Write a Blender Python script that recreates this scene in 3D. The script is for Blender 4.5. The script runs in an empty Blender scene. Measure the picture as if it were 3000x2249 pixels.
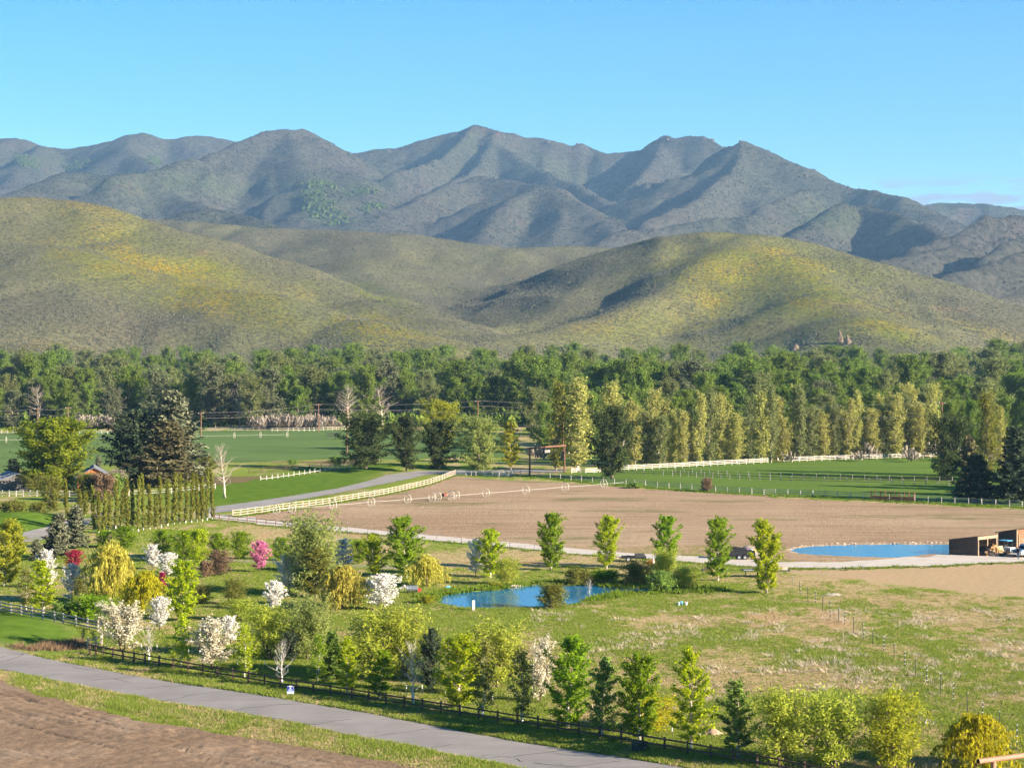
import bpy, bmesh, math, random
import numpy as np
from mathutils import Vector, Matrix, geometry as mgeo

# ------------------------------------------------------------------ camera, light, exposure
sc = bpy.context.scene
C = sc.collection
CAM_H, FPX, CX, CY = 30.0, 6000.0, 1500.0, 1124.5      # metres; photograph pixels (3000 wide)
HORIZON = 1006.0
PITCH = math.atan((CY - HORIZON) / FPX)
cam = bpy.data.cameras.new('camera'); camo = bpy.data.objects.new('camera', cam); C.objects.link(camo)
cam.sensor_width = 36.0; cam.lens = 36.0 * FPX / 3000.0
cam.clip_start = 1.0; cam.clip_end = 40000.0
camo.location = (0, 0, CAM_H); camo.rotation_euler = (math.pi/2 - PITCH, 0, 0)
sc.camera = camo

SUN_EL = math.radians(19.5)
SUN_AZ = math.radians(117.0)          # clockwise from the view direction: right and a little behind
sun_dir = Vector((math.sin(SUN_AZ)*math.cos(SUN_EL), math.cos(SUN_AZ)*math.cos(SUN_EL), math.sin(SUN_EL)))
sun = bpy.data.lights.new('sun', 'SUN'); suno = bpy.data.objects.new('sun', sun); C.objects.link(suno)
sun.energy = 5.0; sun.angle = math.radians(0.55); sun.color = (1.0, 0.87, 0.70)
suno.rotation_euler = (-sun_dir).to_track_quat('-Z', 'Y').to_euler()

world = bpy.data.worlds.new('World'); sc.world = world; world.use_nodes = True
wn = world.node_tree; wn.nodes.clear()
w_out = wn.nodes.new('ShaderNodeOutputWorld'); w_bg = wn.nodes.new('ShaderNodeBackground')
w_sky = wn.nodes.new('ShaderNodeTexSky'); w_sky.sky_type = 'NISHITA'; w_sky.sun_disc = False
w_sky.sun_elevation = SUN_EL; w_sky.sun_rotation = SUN_AZ
w_sky.altitude = 1600.0; w_sky.air_density = 1.0; w_sky.dust_density = 0.0; w_sky.ozone_density = 3.0
w_bg.inputs['Strength'].default_value = 0.050
w_hsv = wn.nodes.new('ShaderNodeHueSaturation'); w_hsv.inputs['Hue'].default_value = 0.497; w_hsv.inputs['Saturation'].default_value = 1.40
wn.links.new(w_sky.outputs[0], w_hsv.inputs['Color'])
# a few thin low clouds all round the horizon
w_tc = wn.nodes.new('ShaderNodeTexCoord'); w_sep = wn.nodes.new('ShaderNodeSeparateXYZ')
wn.links.new(w_tc.outputs['Generated'], w_sep.inputs[0])
w_map = wn.nodes.new('ShaderNodeMapping'); w_map.inputs['Scale'].default_value = (1, 1, 6.0); w_map.inputs['Location'].default_value = (0.31, 0.0, 0.1)
wn.links.new(w_tc.outputs['Generated'], w_map.inputs['Vector'])
w_ns = wn.nodes.new('ShaderNodeTexNoise'); w_ns.inputs['Scale'].default_value = 34.0; w_ns.inputs['Detail'].default_value = 6.0
wn.links.new(w_map.outputs[0], w_ns.inputs['Vector'])
w_cr = wn.nodes.new('ShaderNodeValToRGB'); w_cr.color_ramp.elements[0].position = 0.47; w_cr.color_ramp.elements[1].position = 0.57
wn.links.new(w_ns.outputs['Fac'], w_cr.inputs['Fac'])
w_band = wn.nodes.new('ShaderNodeMapRange'); w_band.inputs['From Min'].default_value = 0.0800; w_band.inputs['From Max'].default_value = 0.0730
w_band.inputs['To Min'].default_value = 0.0; w_band.inputs['To Max'].default_value = 0.85
wn.links.new(w_sep.outputs['Z'], w_band.inputs['Value'])
w_mul = wn.nodes.new('ShaderNodeMath'); w_mul.operation = 'MULTIPLY'
wn.links.new(w_cr.outputs[0], w_mul.inputs[0]); wn.links.new(w_band.outputs[0], w_mul.inputs[1])
w_mix = wn.nodes.new('ShaderNodeMixRGB'); w_mix.inputs['Color2'].default_value = (2.5, 2.9, 3.9, 1)
wn.links.new(w_mul.outputs[0], w_mix.inputs['Fac']); wn.links.new(w_hsv.outputs[0], w_mix.inputs['Color1'])
wn.links.new(w_mix.outputs[0], w_bg.inputs['Color']); wn.links.new(w_bg.outputs[0], w_out.inputs['Surface'])

sc.view_settings.view_transform = 'Standard'; sc.view_settings.look = 'None'
sc.view_settings.exposure = 1.95; sc.view_settings.gamma = 1.0; sc.view_settings.use_curve_mapping = False
sc.render.engine = 'CYCLES'
sc.cycles.use_denoising = True
sc.cycles.max_bounces = 6; sc.cycles.diffuse_bounces = 3; sc.cycles.glossy_bounces = 3; sc.cycles.transmission_bounces = 4
sc.cycles.transparent_max_bounces = 6; sc.cycles.volume_bounces = 0
sc.cycles.sample_clamp_indirect = 4.0
sc.cycles.use_light_tree = False
sc.render.use_persistent_data = False

# ------------------------------------------------------------------ pixel <-> place
_cp, _sp = math.cos(PITCH), math.sin(PITCH)
def ray(px, py):
    a = (px - CX)/FPX; b = -(py - CY)/FPX
    return Vector((a, _cp + b*_sp, -_sp + b*_cp))       # depth-normalised
def gnd(px, py, z=0.0):
    d = ray(px, py); t = (z - CAM_H)/d.z
    return Vector((d.x*t, d.y*t, z))
def at_depth(px, py, Y):
    d = ray(px, py); t = Y/d.y
    return Vector((d.x*t, Y, CAM_H + d.z*t))
def ppm(p):                                              # pixels per metre at a place
    return FPX/p.y
def proj(X, Y, Z):
    dz = Z - CAM_H
    dep = Y*_cp - dz*_sp; up = Y*_sp + dz*_cp
    return CX + FPX*X/dep, CY - FPX*up/dep
TILE = {'A1': (0,1150), 'A2': (750,1150), 'A3': (1500,1150), 'A4': (2250,1150), 'B1': (0,1699), 'B2': (750,1699), 'B3': (1500,1699), 'B4': (2250,1699)}
def T(t, x, y):
    o = TILE[t]; return (o[0] + x/2.949, o[1] + y/2.949)
def TT(t, pts): return [T(t, *p) for p in pts]

# ------------------------------------------------------------------ numpy noise
def _hash(ix, iy, seed):
    n = (ix.astype(np.int64)*374761393 + iy.astype(np.int64)*668265263 + seed*974634541) & 0x7fffffff
    n = ((n ^ (n >> 13))*1274126177) & 0x7fffffff
    n = (n ^ (n >> 16)) & 0xffff
    return n/65535.0
def vnoise(x, y, seed=0):
    x = np.asarray(x, float); y = np.asarray(y, float)
    ix = np.floor(x); iy = np.floor(y); fx = x-ix; fy = y-iy
    fx = fx*fx*fx*(fx*(fx*6-15)+10); fy = fy*fy*fy*(fy*(fy*6-15)+10)
    a = _hash(ix,iy,seed); b = _hash(ix+1,iy,seed); c = _hash(ix,iy+1,seed); d = _hash(ix+1,iy+1,seed)
    return (a*(1-fx)+b*fx)*(1-fy) + (c*(1-fx)+d*fx)*fy - 0.5
def fbm(x, y, seed=0, octv=4, gain=0.5):
    s = 0; a = 1.0
    for k in range(octv):
        s = s + a*vnoise(x*2**k, y*2**k, seed+17*k); a *= gain
    return s
def sstep(a, b, x):
    t = np.clip((x-a)/(b-a), 0, 1); return t*t*(3-2*t)

# ------------------------------------------------------------------ objects
def tag(o, label=None, cat=None, group=None, kind=None):
    if label: o['label'] = label
    if cat: o['category'] = cat
    if group: o['group'] = group
    if kind: o['kind'] = kind
    return o
def link(name, me, mat=None, parent=None, loc=None):
    o = bpy.data.objects.new(name, me); C.objects.link(o)
    if mat is not None:
        if not me.materials: me.materials.append(mat)
    if parent is not None: o.parent = parent
    if loc is not None: o.location = loc
    return o
def empty(name, loc=(0,0,0), rz=0.0):
    o = bpy.data.objects.new(name, None); C.objects.link(o); o.location = loc; o.rotation_euler = (0,0,rz)
    o.empty_display_size = 0.2
    return o
def copy_tree(o, parent=None):
    c = o.copy(); C.objects.link(c); c.parent = parent
    for ch in o.children: copy_tree(ch, c)
    return c
def npmesh(name, verts, faces, smooth=False):
    """verts Nx3 array, faces MxK int array (all the same size)"""
    verts = np.asarray(verts, np.float32); faces = np.asarray(faces, np.int32)
    me = bpy.data.meshes.new(name)
    me.vertices.add(len(verts)); me.vertices.foreach_set('co', verts.ravel())
    k = faces.shape[1]
    me.loops.add(faces.size); me.loops.foreach_set('vertex_index', faces.ravel())
    me.polygons.add(len(faces))
    me.polygons.foreach_set('loop_start', np.arange(0, faces.size, k, dtype=np.int32))
    me.polygons.foreach_set('loop_total', np.full(len(faces), k, np.int32))
    if smooth: me.polygons.foreach_set('use_smooth', np.ones(len(faces), bool))
    me.update(calc_edges=True)
    return me
def vattr(me, name, vals):
    a = me.attributes.new(name, 'FLOAT', 'POINT'); a.data.foreach_set('value', np.asarray(vals, np.float32))
def grid_mesh(name, x0, x1, y0, y1, step, hfun, smooth=True):
    xs = np.arange(x0, x1+step*.5, step); ys = np.arange(y0, y1+step*.5, step)
    X, Y = np.meshgrid(xs, ys); Z = hfun(X.ravel(), Y.ravel())
    nx, ny = len(xs), len(ys)
    idx = np.arange(nx*ny).reshape(ny, nx)
    f = np.stack([idx[:-1,:-1], idx[:-1,1:], idx[1:,1:], idx[1:,:-1]], -1).reshape(-1,4)
    me = npmesh(name, np.stack([X.ravel(), Y.ravel(), Z], 1), f, smooth)
    return me, X.ravel(), Y.ravel(), Z
class MB:
    """collects boxes, tubes and faces into one mesh"""
    def __init__(s): s.v = []; s.f = []
    def add(s, v, f):
        n = len(s.v); s.v += [tuple(p) for p in v]; s.f += [tuple(i+n for i in q) for q in f]; return s
    def box(s, c, size, rz=0.0, rx=0.0, ry=0.0):
        x, y, z = (q/2 for q in size)
        R = Matrix.Rotation(rz,3,'Z') @ Matrix.Rotation(ry,3,'Y') @ Matrix.Rotation(rx,3,'X')
        c = Vector(c)
        v = [c + R @ Vector((sx*x, sy*y, sz*z)) for sz in (-1,1) for sy in (-1,1) for sx in (-1,1)]
        return s.add(v, [(0,2,3,1),(4,5,7,6),(0,1,5,4),(2,6,7,3),(0,4,6,2),(1,3,7,5)])
    def bar(s, a, b, w, h):
        """box of width w (sideways) and height h from a to b"""
        a = Vector(a); b = Vector(b); d = (b-a); L = d.length; d.normalize()
        sd = d.cross(Vector((0,0,1)))
        if sd.length < 1e-4: sd = Vector((1,0,0))
        sd.normalize(); up = sd.cross(d)
        v = [p + sd*(w/2*i) + up*(h/2*j) for p in (a,b) for j in (-1,1) for i in (-1,1)]
        return s.add(v, [(0,1,3,2),(4,6,7,5),(0,4,5,1),(2,3,7,6),(0,2,6,4),(1,5,7,3)])
    def tube(s, pts, rad, n=6, cap=True):
        pts = [Vector(p) for p in pts]
        if not hasattr(rad, '__len__'): rad = [rad]*len(pts)
        V = []; F = []
        for i, p in enumerate(pts):
            d = (pts[min(i+1,len(pts)-1)] - pts[max(i-1,0)]); d.normalize()
            u = d.cross(Vector((0,0,1)))
            if u.length < 1e-3: u = Vector((1,0,0))
            u.normalize(); w = u.cross(d)
            for k in range(n):
                a = 2*math.pi*k/n; V.append(p + (u*math.cos(a) + w*math.sin(a))*rad[i])
        for i in range(len(pts)-1):
            for k in range(n):
                F.append((i*n+k, i*n+(k+1)%n, (i+1)*n+(k+1)%n, (i+1)*n+k))
        if cap:
            F.append(tuple(range(n))[::-1]); F.append(tuple((len(pts)-1)*n+k for k in range(n)))
        return s.add(V, F)
    def mesh(s, name, smooth=False):
        me = bpy.data.meshes.new(name); me.from_pydata(s.v, [], s.f); me.update()
        if smooth: me.polygons.foreach_set('use_smooth', [True]*len(me.polygons))
        return me
    def build(s, name, mat, parent=None, loc=None, smooth=False):
        return link(name, s.mesh(name, smooth), mat, parent, loc)

# ------------------------------------------------------------------ material helpers
def new_mat(name):
    m = bpy.data.materials.new(name); m.use_nodes = True
    nt = m.node_tree; b = nt.nodes['Principled BSDF']
    b.inputs['Roughness'].default_value = 0.85; b.inputs['Specular IOR Level'].default_value = 0.15
    return m, nt, b
def n_obj(nt, scale=(1,1,1), rot=(0,0,0)):
    tc = nt.nodes.new('ShaderNodeTexCoord'); mp = nt.nodes.new('ShaderNodeMapping')
    mp.inputs['Scale'].default_value = scale; mp.inputs['Rotation'].default_value = rot
    nt.links.new(tc.outputs['Object'], mp.inputs['Vector']); return mp.outputs[0]
def n_noise(nt, vec, scale, detail=4.0, rough=0.55):
    n = nt.nodes.new('ShaderNodeTexNoise'); n.inputs['Scale'].default_value = scale
    n.inputs['Detail'].default_value = detail; n.inputs['Roughness'].default_value = rough
    if vec is not None: nt.links.new(vec, n.inputs['Vector'])
    return n.outputs['Fac']
def n_ramp(nt, fac, stops, interp='LINEAR'):
    r = nt.nodes.new('ShaderNodeValToRGB'); el = r.color_ramp.elements; r.color_ramp.interpolation = interp
    while len(el) < len(stops): el.new(0.5)
    for e, (p, c) in zip(el, stops):
        e.position = p; e.color = (c if hasattr(c,'__len__') else (c,c,c)) + ((1,) if hasattr(c,'__len__') and len(c)==3 else (1,) if not hasattr(c,'__len__') else ())
    nt.links.new(fac, r.inputs['Fac']); return r.outputs['Color']
def n_mix(nt, fac, a, b, mode='MIX'):
    m = nt.nodes.new('ShaderNodeMixRGB'); m.blend_type = mode
    for s, v in (('Fac',fac),('Color1',a),('Color2',b)):
        if hasattr(v, 'is_output') or isinstance(v, bpy.types.NodeSocket): nt.links.new(v, m.inputs[s])
        elif s == 'Fac': m.inputs[s].default_value = v
        else: m.inputs[s].default_value = tuple(v)+(1,)
    return m.outputs[0]
def n_math(nt, op, a, b=0.5, clamp=False):
    m = nt.nodes.new('ShaderNodeMath'); m.operation = op; m.use_clamp = clamp
    for i, v in enumerate((a,b)):
        if isinstance(v, bpy.types.NodeSocket): nt.links.new(v, m.inputs[i])
        else: m.inputs[i].default_value = v
    return m.outputs[0]
def n_attr(nt, name):
    a = nt.nodes.new('ShaderNodeAttribute'); a.attribute_name = name; return a.outputs['Fac']
def n_bump(nt, bsdf, h, strength=0.5, dist=0.1):
    b = nt.nodes.new('ShaderNodeBump'); b.inputs['Strength'].default_value = strength; b.inputs['Distance'].default_value = dist
    nt.links.new(h, b.inputs['Height']); nt.links.new(b.outputs[0], bsdf.inputs['Normal'])
def simple(name, col, rough=0.8, var=0.25, scale=3.0, metal=0.0, spec=0.2, stretch=(1,1,1), bump=0.0):
    m, nt, b = new_mat(name)
    v = n_obj(nt, stretch); f = n_noise(nt, v, scale, 5)
    lo = tuple(c*(1-var) for c in col); hi = tuple(min(1,c*(1+var)) for c in col)
    nt.links.new(n_ramp(nt, f, [(0.3,lo),(0.7,hi)]), b.inputs['Base Color'])
    b.inputs['Roughness'].default_value = rough; b.inputs['Metallic'].default_value = metal; b.inputs['Specular IOR Level'].default_value = spec
    if bump: n_bump(nt, b, f, bump, 0.02)
    return m
# ------------------------------------------------------------------ hills and mountains
def terrain(ridges, base, warp=22.0, seed=3, k=9.0, rough=3.0, far=False):
    segs = []
    for (pts, slope, rnd, gul) in ridges:
        P = [at_depth(*p) for p in pts]
        segs.append(([tuple(q) for q in P], slope*(1.4 if far and slope >= .46 else 1.0), rnd, gul))
    def f(x, y):
        x = np.asarray(x, float); y = np.asarray(y, float)
        wx = x + warp*fbm(x/310, y/310, seed, 3); wy = y + warp*1.4*fbm(x/310, y/310, seed+50, 3)
        dall = np.full(x.shape,1e9); top = np.full(x.shape, -1e9); acc = np.zeros(x.shape); hs = []
        for ri, (P, slope, rnd, gul) in enumerate(segs):
            best = np.full(x.shape, -1e9); dd = np.full(x.shape,1e9); ss = np.zeros(x.shape); s0 = 0.0
            for a, b in zip(P[:-1], P[1:]):
                ax, ay, az = a; bx, by, bz = b
                L2 = (bx-ax)**2 + (by-ay)**2 + 1e-6; L = math.sqrt(L2)
                t = np.clip(((wx-ax)*(bx-ax) + (wy-ay)*(by-ay))/L2, 0, 1)
                d = np.hypot(wx-(ax+t*(bx-ax)), wy-(ay+t*(by-ay)))
                h = az + t*(bz-az) - slope*(np.sqrt(d*d + rnd*rnd) - rnd)
                m = h > best
                best = np.where(m, h, best); dd = np.minimum(d, dd)
                s0 += L
            a0 = P[0]; a1 = P[-1]; Lt = math.hypot(a1[0]-a0[0],a1[1]-a0[1])+1e-6
            ss = (wx-a0[0])*(a1[0]-a0[0])/Lt + (wy-a0[1])*(a1[1]-a0[1])/Lt + 40*fbm(x/200,y/200,ri+300,2)
            g = np.abs(vnoise(ss/130.0 + 3.1*ri, dd/900.0, 7+ri))*2.0
            g2 = np.abs(vnoise(ss/52.0 + 1.7*ri, dd/380.0, 107+ri))*2.0
            dall = np.minimum(dall, dd)
            amp = np.minimum(dd*0.10, 22.0)*gul
            best = best - amp*(1-g)*0.9 - amp*0.30*(1-g2)
            hs.append(best); top = np.maximum(top, best)
        bs = base(x, y); hs.append(bs); top = np.maximum(top, bs)
        for h in hs: acc += np.exp(np.clip((h-top)/k, -40, 0))
        z = top + k*np.log(acc)
        rel = np.clip((z-bs)/40.0, 0, 1)
        fade = sstep(5, 130 if far else 70, dall)
        rw = fbm(x/500,y/500,seed+70,2)*90
        z = z + fade*rel*(2.6 if far else 1.2)*rough*((1-2*np.abs(vnoise((x+rw)/(230 if far else 120), (y-rw)/(330 if far else 170), seed+80)*1.9))-.55) + fade*rel*rough*.9*((1-2*np.abs(vnoise((x-rw)/(95 if far else 50), (y+rw)/(140 if far else 75), seed+81)*1.9))-.55)
        z = z + rel*rough*(fbm(x/75, y/75, seed+9, 5, .58))
        return z
    return f

near_ridges = [
  ([(-420,600,2320),(-150,585,2260),(0,580,2200),(90,578,2190),(200,588,2180),(330,625,2150),(450,690,2100),(640,768,2050),(850,830,1980),(1050,880,1900),(1200,930,1830),(1350,985,1760),(1500,1045,1680),(1600,1085,1600)], .33, 70, 1.0),
  ([(-300,690,1980),(100,722,1900),(385,808,1830),(680,858,1760),(1000,935,1680),(1250,1005,1600)], .30, 60, 1.0),
  ([(-100,985,1500),(60,1002,1480),(250,1050,1430)], .25, 40, .6),
  ([(300,640,3100),(534,649,3050),(769,667,3000),(995,680,2950),(1136,687,2900),(1271,708,2880),(1452,728,2850),(1678,723,2900),(1850,728,2950),(2050,745,2950)], .26, 80, 1.2),
  ([(1000,690,2900),(1050,760,2650),(1120,830,2450),(1230,900,2250)], .22, 90, 1.0),
  ([(1384,873,2480),(1543,832,2450),(1769,773,2400),(1900,725,2350),(2000,697,2300),(2110,680,2250),(2200,684,2230),(2300,710,2200),(2400,745,2170),(2550,795,2130),(2700,850,2080),(2800,885,2040),(2950,930,2000),(3200,955,1980)], .32, 60, .6),
  ([(2230,720,2170),(2150,752,2100),(2085,775,2040),(2000,830,1980),(1880,885,1910),(1769,920,1850),(1633,957,1780),(1450,1015,1700)], .41, 16, .4),
  ([(2300,760,2080),(2420,860,1900),(2500,930,1780),(2560,990,1690)], .36, 50, .8),
  ([(2800,890,2600),(2900,872,2650),(3000,862,2700),(3200,850,2750)], .35, 50, 1.0),
]
far_ridges = [
  ([(-500,380,7300),(-200,392,7100),(0,402,7000),(27,400,7000),(65,410,7000),(110,428,7000),(185,437,7000),(250,428,7000),(330,412,6950),(380,395,6950),(412,391,6950),(440,397,6950),(480,412,6950),(515,410,6950),(560,399,6950),(600,402,6950),(645,401,6950),(720,424,6950)], .45, 20, 0.55),
  ([(1030,455,6300),(975,425,6200),(930,405,6100),(880,385,6000),(850,377,5930),(815,377,5900),(780,385,5860),(740,403,5800),(700,418,5700),(640,445,5550),(590,465,5400),(480,488,5200),(330,520,5000)], .46, 17, 0.55),
  ([(1000,445,6500),(1060,448,6500),(1100,437,6500),(1170,435,6500),(1200,430,6500),(1250,413,6500),(1310,397,6500),(1340,385,6500),(1390,367,6500),(1420,374,6500),(1450,385,6480),(1490,391,6480),(1540,402,6480),(1580,403,6480),(1620,415,6450),(1670,430,6450),(1700,426,6450),(1730,440,6450),(1770,447,6400),(1840,442,6400),(1880,437,6400),(1920,410,6350),(1948,397,6350),(1975,405,6300),(2000,402,6300),(2025,399,6300),(2070,408,6250),(2120,432,6200),(2200,470,6100)], .58, 11, 0.61),
  ([(2180,418,5600),(2165,465,5450),(2130,507,5300),(2060,560,5100),(1980,615,4900),(1900,648,4750)], .62, 6, 0.39),
  ([(2140,428,5650),(2180,418,5600),(2200,430,5580),(2230,455,5550),(2280,480,5500),(2330,497,5450),(2400,528,5400),(2500,550,5350),(2550,558,5300),(2600,575,5250),(2640,577,5200),(2680,592,5200),(2715,612,5150),(2800,650,5050)], .45, 9, 0.55),
  ([(2600,640,6300),(2710,607,6400),(2740,600,6500),(2800,593,6500),(2870,594,6500),(2920,605,6500),(3000,611,6500),(3300,618,6500)], .35, 20, 0.55),
  ([(1390,367,6500),(1340,420,6300),(1308,450,6200),(1240,482,6000),(1150,500,5800)], .55, 7, 0.44),
  ([(1450,385,6450),(1430,440,6250),(1407,480,6100),(1370,512,5950),(1290,540,5750)], .58, 7, 0.44),
  ([(1430,400,6400),(1543,479,6100),(1678,535,5800),(1814,619,5400),(1905,652,5200)], .50, 15, 0.55),
  ([(1640,555,5300),(1500,530,5450),(1400,520,5500),(1317,540,5400),(1230,575,5250),(1130,630,5100),(1020,672,4900)], .50, 20, 0.55),
  ([(1588,545,5200),(1500,582,5050),(1452,620,4900),(1415,682,4700)], .52, 15, 0.44),
  ([(1588,545,5200),(1700,600,5000),(1769,650,4850),(1830,692,4700)], .38, 20, 0.44),
  ([(1690,725,4300),(1760,700,4350),(1823,678,4400),(1930,662,4500),(2100,640,4600),(2250,640,4700)], .50, 8, 0.39),
  ([(-50,612,4700),(36,574,4900),(110,540,5100),(180,511,5300),(250,503,5400),(400,545,5200),(600,605,4900)], .42, 20, 0.55),
  ([(380,397,6900),(370,440,6500),(452,490,6200)], .42, 15, 0.55),
  ([(120,430,6900),(60,480,6500),(20,540,6200)], .42, 15, 0.55),
  ([(450,652,4000),(574,622,4200),(647,614,4300),(760,650,4100),(900,692,3900)], .30, 25, 0.55),
  ([(830,400,5900),(880,470,5500),(920,540,5200)], .40, 25, 0.55),
  ([(1948,400,6350),(1930,460,6150),(1880,520,5900),(1830,560,5700)], .46, 7, 0.44),
  ([(2300,702,4200),(2389,640,4300),(2440,606,4400),(2497,592,4500),(2565,612,4400),(2680,652,4200),(2750,692,4000)], .46, 12, 0.50),
  ([(2350,560,5000),(2270,585,4900),(2220,620,4750),(2170,650,4600)], .50, 8, 0.39),
  ([(2680,725,3700),(2780,690,3800),(2880,640,3900),(2960,632,4000),(3200,640,4000)], .52, 8, 0.44),
  ([(2700,842,3000),(2769,818,3100),(2882,780,3200),(3000,735,3300),(3200,700,3400)], .54, 7, 0.33),
  ([(2543,782,3400),(2620,750,3500),(2720,730,3600),(2850,718,3650)], .50, 10, 0.44),
  ([(2890,752,3450),(3000,702,3550),(3200,670,3600)], .55, 7, 0.33),
]
hill_h = terrain(near_ridges, lambda x, y: 0.02*np.maximum(y-1900, 0) - 3.0 + 0*x, warp=20, seed=3, k=7.0, rough=3.0)
mtn_h = terrain(far_ridges, lambda x, y: 0.035*np.maximum(y-3400, 0) - 10.0 + 0*x, warp=18, seed=31, k=4.0, rough=10.0, far=True)

hills_me, hx, hy, hz = grid_mesh('hills', -1250, 1250, 1330, 3300, 7.0, hill_h)
mtn_me, mx, my, mz = grid_mesh('mountains', -2500, 2500, 2950, 7700, 10.0, mtn_h)
# where the flowers and the fresh grass grow (patches read off the photograph, fixed to the slope)
def sampler(x0, x1, y0, y1, step, Z):
    nx = len(np.arange(x0, x1+step*.5, step)); ny = len(np.arange(y0, y1+step*.5, step)); Zg = Z.reshape(ny,nx)
    def f(x, y):
        gx = np.clip((np.asarray(x,float)-x0)/step,0,nx-1.001); gy = np.clip((np.asarray(y,float)-y0)/step,0,ny-1.001)
        i = gx.astype(int); j = gy.astype(int); a = gx-i; b = gy-j
        return (Zg[j,i]*(1-a)+Zg[j,i+1]*a)*(1-b)+(Zg[j+1,i]*(1-a)+Zg[j+1,i+1]*a)*b
    return f
hill_h = sampler(-1250,1250,1330,3300,7.0,hz); mtn_h = sampler(-2500,2500,2950,7700,10.0,mz)
hpx, hpy = proj(hx, hy, hz)
def patches(px, py, blobs):
    s = np.zeros(px.shape)
    for (x, y, rx, ry, rot, a) in blobs:
        c, sn = math.cos(rot), math.sin(rot)
        u = ((px-x)*c + (py-y)*sn)/rx; v = (-(px-x)*sn + (py-y)*c)/ry
        s = np.maximum(s, a*np.exp(-(u*u+v*v)))
    return s
flo = patches(hpx, hpy, [(470,780,230,38,.42,1),(150,600,200,30,.15,.8),(700,850,240,40,.35,1),(950,900,150,28,.38,1),(330,720,120,40,.4,.7),(700,930,260,26,.25,.8),(420,940,160,24,.1,.5),(150,1010,130,16,.15,.7),
    (2110,695,130,14,.1,.8),(2260,738,80,16,.15,1.2),(2290,865,110,26,.3,1.0),(2080,880,200,40,-.1,.6),(2400,800,170,28,.45,.7),(2600,900,130,34,.6,.6),(1300,775,160,20,.05,.6),(1130,760,120,16,-.2,.7),(1500,800,160,30,-.1,.5),(2050,970,190,36,.0,.55),(1800,930,150,22,-.25,.5),(2880,970,120,22,.3,.5),(1000,985,160,36,.2,.45)])
grn = patches(hpx, hpy, [(620,820,300,60,.42,1),(300,700,180,60,.4,.6),(1130,870,120,22,.35,1.2),(2430,850,260,30,.55,1.2),(2560,930,170,28,.65,1.2),(2150,900,260,80,.1,.6),(560,1000,300,40,.1,.5),(2000,1000,260,40,0,.6),(1080,760,180,18,-.15,.8),(1350,775,170,22,.0,.5),(1900,820,130,24,-.3,.5),(2200,770,180,40,.1,.5),(850,950,200,40,.2,.6)])
wob = fbm(hx/55, hy/90, 77, 4)
dks = patches(hpx, hpy, [(380,960,420,70,.08,1),(100,930,260,60,.1,.8),(1500,850,330,70,-.15,.8),(1750,880,200,60,-.3,.6),(1200,740,260,26,.05,.6),(2250,960,260,40,0,.5),(700,740,160,40,.4,.5),(150,680,150,40,.2,.5)])
fr_ = .30+.70*sstep(2560,2330,hy); dks = np.maximum(dks, .55*(1-fr_)/.7); flo = flo*fr_; grn = grn*(.25+.75*fr_)
vattr(hills_me, 'dense', np.clip(dks*(1+1.2*wob),0,1))
vattr(hills_me, 'flower', np.clip(np.maximum(flo, .75*patches(hpx,hpy,[(600,850,480,85,.33,1),(250,680,300,70,.3,.7),(1000,940,300,60,.3,.8),(2200,800,300,90,.2,.8),(2450,880,260,70,.5,.8),(1200,770,300,30,0,.7),(2000,930,300,60,-.1,.7),(500,980,300,40,.1,.5)])*fr_)*(.9+1.6*wob), 0, 1.1))
vattr(hills_me, 'green', np.clip(np.maximum(grn,.95*patches(hpx,hpy,[(600,850,520,110,.33,1),(2300,850,420,140,.3,1),(1000,940,300,60,.3,.9),(2250,830,330,110,.3,.9),(1250,770,320,36,0,.8),(2050,950,330,60,-.05,.9)])*(.2+.8*fr_))*(1.0+1.3*wob)+.25*np.maximum(wob,0), 0, 1.2))
mpx, mpy = proj(mx, my, mz)
mg = patches(mpx, mpy, [(930,600,110,60,.5,.9),(1040,560,120,26,-.2,.6),(120,470,140,30,.1,.5),(1600,480,200,40,.4,.35),(1350,400,120,30,.2,.5),(2450,640,150,40,.2,.5),(600,540,200,30,.1,.4),(2850,600,120,16,0,.7),(260,530,160,30,.1,.5)])
vattr(mtn_me, 'green', np.clip(mg*(1+1.2*fbm(mx/160, my/240, 5, 4))+.2*np.maximum(fbm(mx/300,my/300,6,3),0), 0, 1))

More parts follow.
